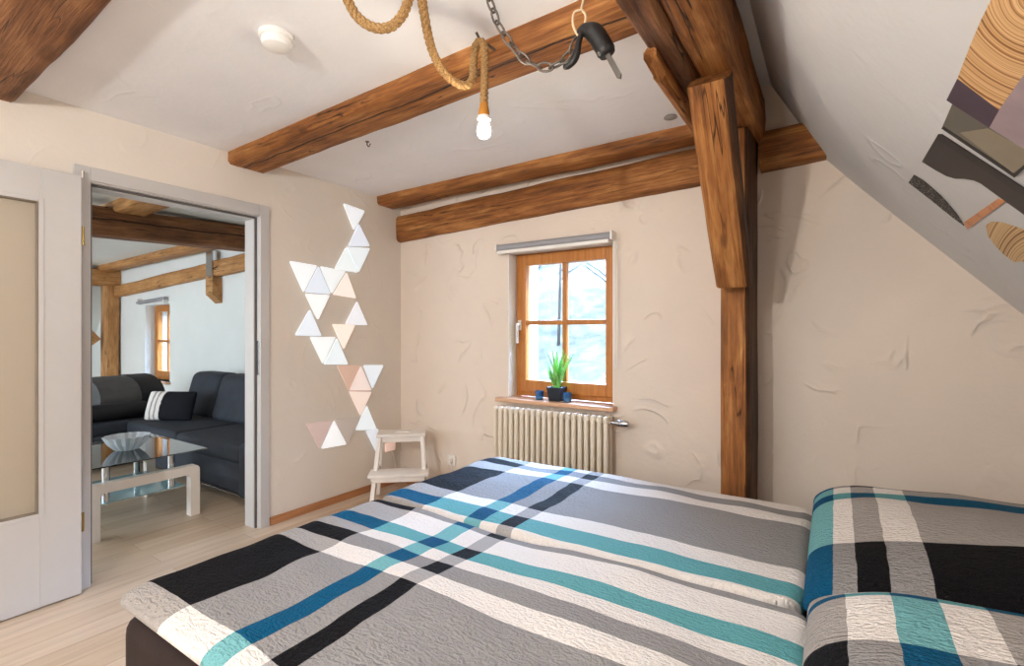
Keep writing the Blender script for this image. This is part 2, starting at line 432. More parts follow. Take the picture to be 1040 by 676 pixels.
# back wall (one house wall behind both rooms) with two window openings
W1 = (1.10, 1.90, .775, 1.83)         # bedroom window opening
W2 = (-5.06, -4.30, .60, 1.64)        # living room window opening
WT = .42
def wall_y(name, mat, x0, x1, z1, y0, y1, holes, z0=0):
    mb = MB(); xs = x0
    for (a, b2, c, d) in sorted(holes):
        mb.box(xs, a, y0, y1, z0, z1); mb.box(a, b2, y0, y1, z0, c); mb.box(a, b2, y0, y1, d, z1); xs = b2
    mb.box(xs, x1, y0, y1, z0, z1)
    return struct(name, mb, mat)
wall_y('wall_back', 'wall', -.06, 5.2, 2.9, D, D + WT, [W1])
wall_y('wall_back_living', 'living', XL, -.06, 2.9, D, D + WT, [W2])
wall_y('wall_rear', 'wall_smooth', -.12, 5.2, 2.9, YR - .2, YR, [(.2, 1.0, 1.1, 2.1)])  # unseen opening, placed and sized to let in fill daylight
wall_y('wall_rear_living', 'living', XL, -.12, 2.9, YR - .2, YR, [(-5.4, -3.6, .5, 1.95), (-2.8, -1.0, .5, 1.95)])  # unseen openings added and widened to brighten the living room
# left wall with the doorway
DY0, DY1, DZ = .885, 1.752, 2.0
b_ = MB(); b_.box(-.12, 0, YR, DY0, 0, 2.6); b_.box(-.12, 0, DY1, D, 0, 2.6); b_.box(-.12, 0, DY0, DY1, DZ, 2.6)
struct('wall_left', b_, 'wall_smooth')
# sloped roof side on the right
prof = [(2.79, 2.58), (2.92, 2.345), (3.04, 2.13), (3.18, 1.965), (3.34, 1.785), (3.755, 1.326), (4.4, .61), (4.95, 0)]
mb = MB(); bm = mb.bm
A = [[bm.verts.new((x, y, z)) for x, z in prof] + [bm.verts.new((x + .12, y, z + .1)) for x, z in reversed(prof)] for y in (YR, D)]
n = len(A[0])
for i in range(n): bm.faces.new((A[0][i], A[0][(i + 1) % n], A[1][(i + 1) % n], A[1][i]))
bm.faces.new(A[0]); bm.faces.new(A[1][::-1])
struct('wall_right_slope', mb, 'slope', smooth=math.radians(25))
b_ = MB(); b_.box(2.5, 2.93, YR, D, 2.58, 2.68); b_.box(2.46, 2.5, YR, D, 2.40, 2.68); struct('ceiling_strip', b_, 'ceil')  # second box: unseen upright added to stop light leaking in above the ceiling
b_ = MB(); b_.box(4.9, 5.2, YR, D, 0, .5); struct('wall_right', b_, 'wall_smooth')
# far roof slope and gable of the living room
mb = MB(); mb.poly_prism([(-6.0, YR, 2.5), (-6.0, YR, 2.3), (-7.5, YR, .6), (-7.6, YR, .7)], (0, D - YR, 0)); struct('wall_living_slope', mb, 'living')
b_ = MB(); b_.box(XL, XL + .1, YR, D, 0, .9); struct('wall_living_left', b_, 'living')
# skirting boards
b_ = MB(); b_.box(.0, .016, 1.812, D, 0, .052, .004); struct('baseboard_left', b_, 'skirt')
b_ = MB(); b_.box(.016, 5.0, D - .016, D, 0, .052, .004); struct('baseboard_back', b_, 'skirt')

# ------------------------------------------------------------------ door
dr = bpy.data.objects.new('door_1', None); dr.location = (0, DY0, 0); _link(dr, None, Vector((0, DY0, 0))); dr['kind'] = 'structure'
tag(dr, 'pale grey door with a frosted pane, folded open beside the doorway', 'door')
b_ = MB(); b_.box(0, .013, .825, .89, 0, 2.068, .003); b_.box(0, .013, 1.746, 1.807, 0, 2.068, .003); b_.box(0, .013, .89, 1.746, 2.0, 2.068, .003)
# lining with a rebate
b_.box(-.035, 0, DY0, .893, 0, 2.0); b_.box(-.035, 0, 1.746, DY1, 0, 2.0); b_.box(-.035, 0, .893, 1.746, 1.993, 2.0)
b_.box(-.125, -.035, DY0, .908, 0, 2.0); b_.box(-.125, -.035, 1.728, DY1, 0, 2.0); b_.box(-.125, -.035, .908, 1.728, 1.978, 2.0)
b_.box(-.138, -.125, .825, .908, 0, 2.068); b_.box(-.138, -.125, 1.728, 1.807, 0, 2.068); b_.box(-.138, -.125, .908, 1.728, 1.978, 2.068)
fr = b_.build('door_frame', 'door', dr)
b_ = MB(); b_.box(-.035, -.027, 1.734, 1.746, 0, 1.99); b_.box(-.035, -.027, .893, .905, 0, 1.99); b_.box(-.035, -.027, .905, 1.734, 1.982, 1.993); b_.build('seal', 'seal', fr)
b_ = MB(); b_.box(-.030, -.002, 1.7445, 1.747, .98, 1.20); b_.build('strike_plate', 'steel', fr)
LX0, LX1 = .028, .070; LY0, LY1 = -.02, .838; G = (.13, .690, .430, 1.847)
b_ = MB(); b_.box(LX0, LX1, LY0, G[0], .008, 2.0, .003); b_.box(LX0, LX1, G[1], LY1, .008, 2.0, .003); b_.box(LX0, LX1, G[0], G[1], .008, G[2]); b_.box(LX0, LX1, G[0], G[1], G[3], 2.0)
lf = b_.build('door_leaf', 'door', dr)
def ringframe(mb, x0, x1, y0, y1, z0, z1, w, bev=.003):
    mb.box(x0, x1, y0 - w, y0, z0 - w, z1 + w, bev); mb.box(x0, x1, y1, y1 + w, z0 - w, z1 + w, bev); mb.box(x0, x1, y0, y1, z0 - w, z0, bev); mb.box(x0, x1, y0, y1, z1, z1 + w, bev)
b_ = MB(); ringframe(b_, LX1 - .004, LX1 + .0025, G[0] + .003, G[1] - .003, G[2] + .003, G[3] - .003, .018, .002); b_.build('glazing_bead', 'door', lf)
b_ = MB(); ringframe(b_, .036, .064, G[0] + .008, G[1] - .008, G[2] + .008, G[3] - .008, .0075, 0); b_.build('glazing_gasket', 'gasket', lf)
b_ = MB(); b_.box(.030, .036, G[0], G[1], G[2], G[3]); tag(b_.build('door_pane', 'frost', lf), 'frosted beige glass pane')
for z in (.335, 1.72):
    b_ = MB(); b_.tube([(.030, .853, z - .045), (.030, .853, z + .045)], .0075, 10); b_.build('hinge', 'brass', dr, smooth=SM)
b_ = MB(); b_.tube([(.03, .853, 2.0), (.03, .853, 2.035)], .006, 8); b_.build('hinge_pin', 'steel', dr, smooth=SM)

# ------------------------------------------------------------------ windows
def window(name, op, fy, hinge_left=True, handle=True, label=None):
    x0, x1, z0, z1 = op
    w = bpy.data.objects.new(name, None); w.location = ((x0 + x1) / 2, fy, z0); _link(w, None, Vector(w.location)); w['kind'] = 'structure'
    if label: tag(w, label, 'window')
    b = MB(); fwid = .035
    def ring(mb, a0, a1, c0, c1, wid, y0, y1, bev=.004, wb=None):
        wb = wb or wid
        mb.box(a0, a0 + wid, y0, y1, c0, c1, bev); mb.box(a1 - wid, a1, y0, y1, c0, c1, bev); mb.box(a0 + wid, a1 - wid, y0, y1, c0, c0 + wb, bev); mb.box(a0 + wid, a1 - wid, y0, y1, c1 - wid, c1, bev)
    ring(b, x0, x1, z0, z1, fwid, fy, fy + .07, .004, .05); f = b.build('window_frame', 'winwood', w)
    sx0, sx1, sz0, sz1 = x0 + .012, x1 - .012, z0 + .038, z1 - .012
    b = MB(); ring(b, sx0, sx1, sz0, sz1, .078, fy - .018, fy + .045, .007, .085); s = b.build('sash', 'winwood', w)
    ix0, ix1, iz0, iz1 = sx0 + .078, sx1 - .078, sz0 + .085, sz1 - .078
    mx, mz = (ix0 + ix1) / 2, (iz0 + iz1) / 2
    b = MB(); b.box(mx - .017, mx + .017, fy - .004, fy + .03, iz0, iz1, .004); b.box(ix0, ix1, fy - .006, fy + .032, mz - .017, mz + .017, .004); b.build('muntin', 'winwood', s)
    for a0, a1 in ((ix0, mx - .017), (mx + .017, ix1)):
        for c0, c1 in ((iz0, mz - .017), (mz + .017, iz1)):
            b = MB(); b.box(a0, a1, fy + .012, fy + .018, c0, c1); b.build('pane', 'pane', s)
    if handle:
        hz = 1.30; hx = sx0 + .03
        b = MB(); b.box(hx - .013, hx + .013, fy - .028, fy - .018, hz - .03, hz + .045, .004); b.tube([(hx, fy - .02, hz + .01), (hx, fy - .055, hz + .01)], .008, 10); b.box(hx - .009, hx + .009, fy - .066, fy - .046, hz - .125, hz + .022, .006)
        h = b.build('window_handle', 'white_plastic', s); tag(h, 'white lever handle')
    return w
window('window_1', (W1[0] - .0, W1[1] + .0, W1[2] + .012, W1[3]), 3.075, label='small oak window of four panes above the radiator')
window('window_2', W2, 3.10, handle=False, label='narrow wooden window in the far room behind the sofa')
b_ = MB(); b_.box(W1[0] + .002, W1[1] - .002, D - .0, 3.075, W1[2] - .02, W1[2] + .012, .002); b_.box(1.03, 1.925, D - .075, D, W1[2] - .016, W1[2] + .012, .005)
o = struct('trim_1', b_, 'sill'); tag(o, 'pale wooden sill board under the small window', 'windowsill')
b_ = MB(); b_.box(W2[0] - .03, W2[1] + .03, D - .06, D + .13, W2[2] - .03, W2[2], .004); struct('trim_2', b_, 'sill')
b_ = MB(); b_.box(W1[0] - .002, W1[0] + .004, D - .002, 3.075, W1[2] + .012, W1[3]); b_.box(W1[1] - .004, W1[1] + .002, D - .002, 3.075, W1[2] + .012, W1[3]); b_.box(W1[0] + .004, W1[1] - .004, D - .002, 3.075, W1[3] - .004, W1[3] + .002); struct('trim_3', b_, 'white_plastic')
# roller blind over the window
t_ = thing('roller_blind', 'grey roller blind tube above the small bedroom window', 'blind', (1.47, D, 1.86))
b_ = MB(); b_.tube([(1.035, D - .045, 1.862), (1.905, D - .045, 1.862)], .024, 16); b_.build('roller_tube', 'blind', t_, smooth=SM)
b_ = MB(); b_.box(1.05, 1.895, D - .075, D - .063, 1.815, 1.838, .004); tag(b_.build('bottom_bar', 'white_plastic', t_), 'white bottom bar')
for x in (1.028, 1.905):
    b_ = MB(); b_.box(x, x + .012, D - .075, D, 1.835, 1.89, .003); b_.build('bracket', 'white_plastic', t_)
b_ = MB(); b_.tube([(1.925, D - .05, 1.862), (1.927, D - .048, 1.5), (1.925, D - .045, 1.05), (1.933, D - .045, 1.03), (1.941, D - .045, 1.05), (1.943, D - .05, 1.5), (1.941, D - .052, 1.862)], .0028, 6); b_.build('pull_cord', 'white_plastic', t_, smooth=True)
t_ = thing('roller_blind', 'short grey roller blind tube above the far room window', 'blind', (-4.68, D, 1.72))
b_ = MB(); b_.tube([(-5.2, D - .04, 1.675), (-4.32, D - .04, 1.71)], .024, 12); b_.build('roller_tube', 'blind', t_, smooth=SM)
for x in (-5.18, -4.36):
    b_ = MB(); b_.box(x, x + .02, D - .06, D, 1.65, 1.735, .003); b_.build('bracket', 'white_plastic', t_)

# ------------------------------------------------------------------ timbers of the bedroom
timber('ceiling_beam', (-.02, .51, 2.275 + .08), (2.6, .51, 2.275 + .08 + .036 * 2.6), .235, .16, 'timber_dark', 'brown hewn ceiling beam in the top corner above the open door', group='ceiling beams of the bedroom', seed=1)
timber('ceiling_beam', (-.02, 1.667, 2.277 + .085), (2.55, 1.69, 2.277 + .085 + .034 * 2.57), .232, .17, 'timber_split', 'cracked hewn ceiling beam carrying the rope lamp and the chain', group='ceiling beams of the bedroom', seed=2)
timber('ceiling_beam', (-.02, 2.803, 2.279 + .06), (2.6, 2.803, 2.308 + .06), .18, .12, 'timber', 'thin ceiling beam just in front of the window wall', group='ceiling beams of the bedroom', seed=3)
timber('wall_beam', (.0, 2.962, 2.121), (2.62, 2.962, 2.209), .09, .212, 'timber', 'broad dark timber set flush in the wall above the small window', seed=4)
timber('wall_beam', (2.74, 2.945, 2.212), (3.12, 2.945, 2.225), .14, .19, 'timber', 'short timber stub between the post and the sloped ceiling', seed=5)
# post, brace, purlin
po = timber('timber_post', (2.664, 2.785, 0), (2.664, 2.785, 2.25), .34, .13, 'timber', 'upright hewn post standing beside the bed at the back wall', 'post', roll_up=(1, 0, 0), seed=6, rough=.007)
dirb = (Vector((0, 1.96, 2.219)) - Vector((0, 2.6, 1.396))).normalized(); nb = Vector((0, dirb.z, -dirb.y))
c0 = Vector((2.665, 2.60, 1.396)) + nb * .07 + dirb * .09; c1 = Vector((2.665, 1.96, 2.219)) + nb * .07 - dirb * .02
mb = MB()   # brace: a raking strut whose ends are cut to the post and the purlin
pts = [(2.6, 2.61, 1.30), (2.6, 2.60, 1.385), (2.6, 1.935, 2.235), (2.6, 2.12, 2.245), (2.6, 2.62, 1.62)]
xr = Vector((.13, 0, 0))
br = timber('timber_brace', Vector((2.676, 2.545, 1.50)), Vector((2.674, 1.995, 2.225)), .15, .125, 'timber', 'slanting brace running from the post up to the heavy roof timber', 'brace', roll_up=(0, -.6, -.5), seed=7); mb.bm.free()
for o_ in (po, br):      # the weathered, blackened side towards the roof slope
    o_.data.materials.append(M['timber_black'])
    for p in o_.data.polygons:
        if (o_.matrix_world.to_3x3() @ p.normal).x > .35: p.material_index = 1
pu = thing('roof_purlin', 'heavy dark double roof timber running overhead on top of the post', 'beam', (2.638, .2, 2.385))
timber('purlin_half', (2.568, YR, 2.385), (2.568, 2.96, 2.385), .108, .265, 'timber_dark', parent=pu, seed=8, rough=.008)
timber('purlin_half', (2.694, YR, 2.39), (2.694, 2.96, 2.39), .135, .265, 'timber', parent=pu, seed=21, rough=.008)
sb = timber('saddle_block', (2.530, 1.72, 2.222), (2.530, 2.58, 2.222), .045, .075, 'timber', 'orange saddle block tucked under the heavy roof timber', 'block', seed=9, rough=.004)
for v in sb.data.vertices:
    if v.co.z < 0 and v.co.x < .4: v.co.x += .11 * (1 - v.co.x / .4)

# ------------------------------------------------------------------ helpers for soft and hanging things
def spline(pts, n=12):
    pts = [Vector(p) for p in pts]; P = [pts[0] * 2 - pts[1]] + pts + [pts[-1] * 2 - pts[-2]]; out = []
    for i in range(1, len(P) - 2):
        for k in range(n):
            t = k / n; a, b, c, d = P[i - 1:i + 3]
            out.append(.5 * (2 * b + (c - a) * t + (2 * a - 5 * b + 4 * c - d) * t * t + (3 * b - a - 3 * c + d) * t ** 3))
    out.append(pts[-1]); return out
def resample(pts, step):
    out = [pts[0].copy()]; acc = 0
    for a, b in zip(pts, pts[1:]):
        L = (b - a).length
        while acc + L >= step:
            t = (step - acc) / L; a = a.lerp(b, t); out.append(a.copy()); L = (b - a).length; acc = 0
        acc += L
    return out
def twist(mb, pts, R, strands=3, pitch=.055, seg=7):
    """laid rope: helical strands round a path"""
    pts = resample(pts, .006); nrm = None; fr = []
    for i, p in enumerate(pts):
        d = (pts[min(i + 1, len(pts) - 1)] - pts[max(i - 1, 0)]).normalized()
        nrm = d.orthogonal().normalized() if nrm is None else (nrm - d * nrm.dot(d)).normalized()
        fr.append((p, nrm.copy(), d.cross(nrm)))
    for s in range(strands):
        q = []
        for i, (p, n_, b) in enumerate(fr):
            a = 2 * PI * (i * .006 / pitch + s / strands); q.append(p + (n_ * math.cos(a) + b * math.sin(a)) * R * .5)
        mb.tube(q, R * .56, seg)

def cushion(name, mat, x0, x1, y0, y1, zb, zt, r, rc, nx, ny, parent=None, origin=None, bump=None, mid=.45, rx1=None, fn=None, ry=None, uvlayer=True):
    """closed soft body; its 'plaid' UV is the plan position in metres"""
    bm = bmesh.new(); uvl = bm.loops.layers.uv.new('plaid')
    rx1 = rx1 or r; ry0, ry1 = ry or (r, r)
    def axis(a, b, ra, rb, n):
        o = []
        for i in range(n + 1):
            t = i / n; o.append(a + (b - a) * (t + (.5 - .5 * math.cos(PI * t) - t) * .55))
        return o
    X = axis(x0, x1, r, rx1, nx); Y = axis(y0, y1, ry0, ry1, ny)
    e = lambda d, rr: math.sqrt(max(0, 1 - (1 - min(max(d, 0) / rr, 1)) ** 2))
    zm = zb + (zt - zb) * mid
    top, bot, uv = {}, {}, {}
    for i, x in enumerate(X):
        for j, y in enumerate(Y):
            f = min(e(x - x0, r), e(x1 - x, rx1)) * min(e(y - y0, ry0), e(y1 - y, ry1))
            xx, yy = x, y
            cxn = x0 + rc if x < x0 + rc else x1 - rc if x > x1 - rc else None
            cyn = y0 + rc if y < y0 + rc else y1 - rc if y > y1 - rc else None
            if cxn is not None and cyn is not None:
                a, b_ = (x - cxn) / rc, (y - cyn) / rc
                xx = cxn + a * math.sqrt(1 - b_ * b_ / 2) * rc; yy = cyn + b_ * math.sqrt(1 - a * a / 2) * rc
            bz = bump(x, y) if bump else 0
            p = Vector((xx, yy, zm + (zt - zm) * f + bz * f)); q = Vector((xx, yy, zm - (zm - zb) * f))
            if fn: p, q = fn(p), fn(q)
            edge = i in (0, nx) or j in (0, ny)
            top[i, j] = bm.verts.new(p); bot[i, j] = top[i, j] if edge else bm.verts.new(q); uv[i, j] = (x, y)
    for i in range(nx):
        for j in range(ny):
            ks = [(i, j), (i + 1, j), (i + 1, j + 1), (i, j + 1)]
            for g, order in ((top, ks), (bot, ks[::-1])):
                try: f = bm.faces.new([g[k] for k in order])
                except ValueError: continue
                for l, k in zip(f.loops, order): l[uvl].uv = uv[k]
    mb = MB(); mb.bm.free(); mb.bm = bm
    return mb.build(name, mat, parent, origin, smooth=True, recalc=False)

# ------------------------------------------------------------------ bed
bed = thing('bed', 'low double bed with a dark brown fabric base in the middle of the room', 'bed', (2.5, 1.5, 0))
bb = MB(); bb.box(1.335, 3.72, .575, 2.39, .03, .425, .05, 4); bb.build('bed_base', 'bedbase', bed, smooth=SM)
bb = MB(); bb.box(1.40, 3.70, .63, 2.36, .41, .458, .02, 3); bb.build('mattress', 'sheet', bed, smooth=SM)
for x in (1.6, 3.6):
    for y in (.75, 2.25):
        bb = MB(); bb.box(x - .03, x + .03, y - .03, y + .03, 0, .04); bb.build('bed_foot', 'black_leather', bed)

def lumps(seed, amp=.012):
    def f(x, y):
        k = noise.noise(Vector((x * 2.2 + seed, y * 3.2, seed))) * amp + noise.noise(Vector((x * 6 + seed, y * 7, seed * 2))) * amp * .45
        k += noise.noise(Vector((x * 3 + y * 9, y * 2, seed))) * amp * .3
        return k
    return f
UB = [1.632, 1.86, 1.935, 2.012, 2.085]; UT = 'KGBGkG'
mat_n = plaid('plaid_near_duvet', 1.2, 3.4, UB, UT, .4, 1.7, [.625, 1.02, 1.105, 1.182, 1.243, 1.328, 1.445], 'WDWDWBWD')
mat_f = plaid('plaid_far_duvet', 1.2, 3.4, UB, UT, 1.4, 2.6, [1.53, 1.635, 1.737, 2.13, 2.23, 2.315], 'WBWDWDW')
o = cushion('duvet', mat_n, 1.345, 3.04, .55, 1.50, .462, .525, .10, .07, 130, 80, None, (2.2, 1.0, .43), lumps(1, .015), ry=(.09, .03), rx1=.05)
tag(o, 'plaid duvet with a wide black end stripe on the half of the bed nearest the doorway wall corner, overlapping the other', 'duvet')
o['label'] = 'plaid duvet on the near half of the bed, broad grey field at its near side'
o = cushion('duvet', mat_f, 1.345, 3.015, 1.502, 2.44, .462, .528, .10, .10, 130, 80, None, (2.2, 2.0, .43), lumps(5, .015), ry=(.02, .10), rx1=.05)
tag(o, 'plaid duvet on the far half of the bed, by the radiator and window', 'duvet')

# pillows
mat_pf = plaid('plaid_far_pillow', 2.9, 3.8, [3.07, 3.125, 3.193, 3.277], 'BGKGK', 1.3, 2.5, [1.50, 1.763, 2.12, 2.2, 2.255], 'BDWBWD')
mat_pn = plaid('plaid_near_pillow', 2.9, 3.8, [3.096, 3.177, 3.258, 3.33], 'KGBGK', .5, 1.6, [1.15, 1.345, 1.385, 1.43], 'DWBWD')
o = cushion('pillow', mat_pf, 3.005, 3.76, 1.49, 2.34, .47, .655, .20, .02, 70, 70, None, (3.3, 1.9, .5), lumps(9, .014), mid=.45, rx1=.12, ry=(.22, .09), fn=lambda p: Vector((p.x, p.y, p.z + (p.y - 1.9) * .06 + max(0, p.x - 3.12) * .17 * max(.15, min(1, (2.34 - p.y) / .55)))))
tag(o, 'plump plaid pillow with a wide black band against the back wall', 'pillow')
o = cushion('pillow', mat_pn, 3.02, 3.74, .66, 1.475, .47, .685, .22, .03, 70, 70, None, (3.3, 1.0, .48), lumps(12, .014), mid=.42, rx1=.12, ry=(.25, .16), fn=lambda p: Vector((p.x, p.y, p.z + max(0, p.x - 3.12) * .06)))
tag(o, 'plaid pillow in the bottom corner with a teal and blue stripe down its middle', 'pillow')

# ------------------------------------------------------------------ radiator
rad = thing('radiator', 'cream column radiator under the small bedroom window', 'radiator', (1.49, 2.86, 0))
NR = 20; rx0, rx1 = 1.055, 1.925; pitch = (rx1 - rx0) / NR
first = None
for i in range(NR):
    xc = rx0 + pitch * (i + .5)
    if first is None:
        b = MB(); rr = .0155
        for yy in (2.838, 2.902):
            b.tube([(xc, yy, .13), (xc, yy, .15), (xc, yy, .69), (xc, yy, .712)], rr, 12, True, radii=[rr * .75, rr, rr, rr * .75])
        b.box(xc - .0165, xc + .0165, 2.824, 2.916, .690, .738, .014, 3); b.box(xc - .0165, xc + .0165, 2.824, 2.916, .095, .145, .014, 3)
        b.tube([(xc - pitch / 2, 2.87, .70), (xc + pitch / 2, 2.87, .70)], .017, 12); b.tube([(xc - pitch / 2, 2.87, .125), (xc + pitch / 2, 2.87, .125)], .017, 12)
        first = b.build('section', 'radiator', rad, smooth=SM)
    else:
        c = first.copy(); COL.objects.link(c); c.parent = rad; c.location = (pitch * i, 0, 0)
for x in (1.2, 1.78):
    b = MB(); b.box(x - .012, x + .012, 2.86, D - .003, .60, .64, .003); b.build('wall_bracket', 'radiator', rad)
b = MB(); b.tube([(1.925, 2.87, .70), (1.965, 2.87, .70)], .014, 12); b.tube([(1.962, 2.87, .70), (1.962, 2.90, .695), (1.962, D - .003, .69)], .010, 10); va_ = b.build('valve', 'steel', rad, smooth=SM)
b = MB(); b.lathe([(0, 0), (.017, 0), (.021, .012), (.021, .05), (.016, .07), (0, .072)], (1.965, 2.87, .70), 16, axis=0); tag(b.build('valve_knob', 'steel', va_, smooth=SM), 'grey thermostat knob')

# ------------------------------------------------------------------ things on the sill
pl = thing('potted_fern', 'small bright green fern in a dark blue pot on the window sill', 'plant', (1.485, 2.99, .787))
px0, py0, pz0 = 1.485, 2.985, .787
b = MB(); w0, w1 = .040, .052
lo = [(-w0, -w0), (w0, -w0), (w0, w0), (-w0, w0)]; hi = [(-w1, -w1), (w1, -w1), (w1, w1), (-w1, w1)]
V0 = [b.bm.verts.new((px0 + x, py0 + y, pz0)) for x, y in lo]; V1 = [b.bm.verts.new((px0 + x, py0 + y, pz0 + .095)) for x, y in hi]
V2 = [b.bm.verts.new((px0 + x * .9, py0 + y * .9, pz0 + .095)) for x, y in hi]; V3 = [b.bm.verts.new((px0 + x * .88, py0 + y * .88, pz0 + .08)) for x, y in hi]
b.bm.faces.new(V0[::-1]); b.bm.faces.new(V3)
for A_, B_ in ((V0, V1), (V1, V2), (V2, V3)):
    for k in range(4): b.bm.faces.new((A_[k], A_[(k + 1) % 4], B_[(k + 1) % 4], B_[k]))
po_ = b.build('pot', 'pot', pl)
b = MB(); b.box(px0 - .042, px0 + .042, py0 - .042, py0 + .042, pz0 + .07, pz0 + .082); b.build('soil', 'soil', po_)
rnd = random.Random(3)
for mname, cnt in (('leaf', 22), ('leaf2', 18)):
    b = MB()
    for k in range(cnt):
        a = rnd.uniform(0, 2 * PI); ln = rnd.uniform(.13, .27); lean = rnd.uniform(.05, .38)
        base = Vector((px0 + rnd.uniform(-.02, .02), py0 + rnd.uniform(-.02, .02), pz0 + .08)); dr_ = Vector((math.cos(a) * lean, math.sin(a) * lean * .8, 1)).normalized()
        sidev = dr_.cross(Vector((0, 0, 1))).normalized()
        pts = [base + dr_ * ln * t + Vector((math.cos(a), math.sin(a), 0)) * lean * .1 * t * t for t in (0, .25, .5, .75, 1)]
        b.tube(pts, .0012, 4)
        for t in range(3, 15):
            u_ = t / 14; p = base + dr_ * ln * u_ + Vector((math.cos(a), math.sin(a), 0)) * lean * .1 * u_ * u_
            wl = .023 * (1.25 - u_) * (1 if u_ > .3 else .6)
            for sgn in (-1, 1):
                tip = p + sidev * sgn * wl + dr_ * wl * .7; m1 = p + sidev * sgn * wl * .5 + dr_ * (wl * .1 - .002); m2 = p + sidev * sgn * wl * .45 + dr_ * (wl * .6 + .003)
                vs = [b.bm.verts.new(q) for q in (p, m1, tip, m2)]; b.bm.faces.new(vs)
    o = b.build('fronds', mname, pl, recalc=False)
for x, lab in ((1.36, 'blue glass tealight holder on the sill on the handle side of the fern'), (1.575, 'blue glass tealight holder on the sill on the valve side of the fern')):
    tl = thing('tealight_holder', lab, 'candle holder', (x, 2.965, .787), 'tealights on the window sill')
    b = MB(); b.lathe([(0, 0), (.024, 0), (.028, .02), (.030, .062), (.027, .062), (.025, .02), (0, .008)], (x, 2.965, .787), 20); b.build('glass_cup', 'blueglass', tl, smooth=SM)
    b = MB(); b.lathe([(0, .009), (.019, .009), (.019, .022), (.002, .022), (.0015, .03), (0, .03)], (x, 2.965, .787), 16); b.build('candle', 'white_plastic', tl, smooth=SM)

# ------------------------------------------------------------------ step stool (rotated in the corner)
O = Vector((.355, 2.315, 0)); ex = Vector((.755, .656, 0)); ey = Vector((-.656, .755, 0))
st = thing('step_stool', 'white wooden two step stool standing in the corner beside the wall triangles', 'step stool', O + ex * .2 + ey * .2)
L_ = lambda a, bb_, z: O + ex * a + ey * bb_ + Vector((0, 0, z))
fnL = lambda co: L_(co.x, co.y, co.z)
def slatbeam(mb, p, q, w, d):
    p, q = Vector(p), Vector(q); b2 = bmesh.new()
    c = [(-w / 2, -d / 2), (w / 2, -d / 2), (w / 2, d / 2), (-w / 2, d / 2)]
    a = [b2.verts.new((p.x + x, p.y + y, p.z)) for x, y in c]; e_ = [b2.verts.new((q.x + x, q.y + y, q.z)) for x, y in c]
    b2.faces.new(a[::-1]); b2.faces.new(e_)
    for k in range(4): b2.faces.new((a[k], a[(k + 1) % 4], e_[(k + 1) % 4], e_[k]))
    bmesh.ops.bevel(b2, geom=list(b2.edges), offset=.003, segments=1, affect='EDGES')
    mb.merge(b2, fnL)
b = MB()
# top board with the hand slot
b.box(.03, .155, .19, .385, .478, .500, .005, 2, fnL); b.box(.265, .39, .19, .385, .478, .500, .005, 2, fnL); b.box(.155, .265, .19, .26, .478, .500, .003, 2, fnL); b.box(.155, .265, .30, .385, .478, .500, .003, 2, fnL)
b.build('top_step', 'white', st, smooth=SM)
b = MB(); b.box(.0, .42, -.01, .17, .235, .257, .006, 2, fnL); b.build('lower_step', 'white', st, smooth=SM)
for (x0_, x1_) in ((.055, .018), (.365, .402)):
    b = MB(); slatbeam(b, (x1_, .02, 0), (x0_, .215, .478), .030, .036); b.build('leg', 'white', st)
    b = MB(); slatbeam(b, (x1_ + (.004 if x1_ < .2 else -.004), .385, 0), (x0_, .355, .478), .028, .034); b.build('leg', 'white', st)
    b = MB(); slatbeam(b, ((x0_ + x1_) / 2, .12, .226), ((x0_ + x1_) / 2, .37, .226), .02, .03)
    b.box(min(x0_, x1_), max(x0_, x1_) - .012, .02, .385, .205, .235, .003, 1, fnL); b.build('side_rail', 'white', st)
b = MB(); b.box(.05, .37, .205, .222, .440, .478, .003, 1, fnL); b.box(.05, .37, .352, .368, .440, .478, .003, 1, fnL); b.build('apron', 'white', st)
b = MB(); b.box(.03, .39, .005, .022, .200, .236, .003, 1, fnL); b.build('step_apron', 'white', st)

# sockets
sk = thing('wall_socket', 'white wall socket with a plug low on the back wall beside the stool', 'socket', (.52, D, .36))
q = on(459, 467, 1, D); qx, qz = q.x, q.z
sk.location = (qx, D, qz); WO[sk.name] = Vector((qx, D, qz))
b = MB(); b.box(qx - .04, qx + .04, D - .010, D, qz - .04, qz + .04, .004); b.build('socket_plate', 'white_plastic', sk)
b = MB(); b.lathe([(0, -.045), (.017, -.045), (.020, -.03), (.020, -.01), (0, -.01)], (qx + .005, D, qz + .004), 16, axis=1); pg_ = b.build('plug', 'white_plastic', sk, smooth=SM)
b = MB(); b.tube(spline([(qx + .005, D - .04, qz), (qx + .03, D - .05, qz - .03), (qx + .045, D - .03, qz - .12), (qx + .05, D - .02, .02)], 8), .003, 6); b.build('plug_cable', 'white_plastic', pg_, smooth=True)
pts = [on(x, y, 0, 0.0) for x, y in ((388, 449), (402, 447.5), (401.5, 456.5), (389, 459))]
q = sum(pts, Vector()) / 4
pc = thing('control_box', 'small pale pink box on the wall seen through the step stool', 'control box', q)
b = MB(); b.box(0, .022, q.y - .05, q.y + .05, q.z - .035, q.z + .035, .006, 2); b.build('box_body', emis('pink_plate_glow', (240, 208, 196), .3), pc, smooth=SM)  # box is no lamp; faint glow added to keep it pale
b = MB(); b.tube(spline([(.01, q.y + .01, q.z - .03), (.02, q.y + .03, q.z - .08), (.012, q.y + .06, q.z - .2), (.008, q.y + .08, .06)], 8), .0025, 6); b.build('box_cable', 'white_plastic', pc, smooth=True)

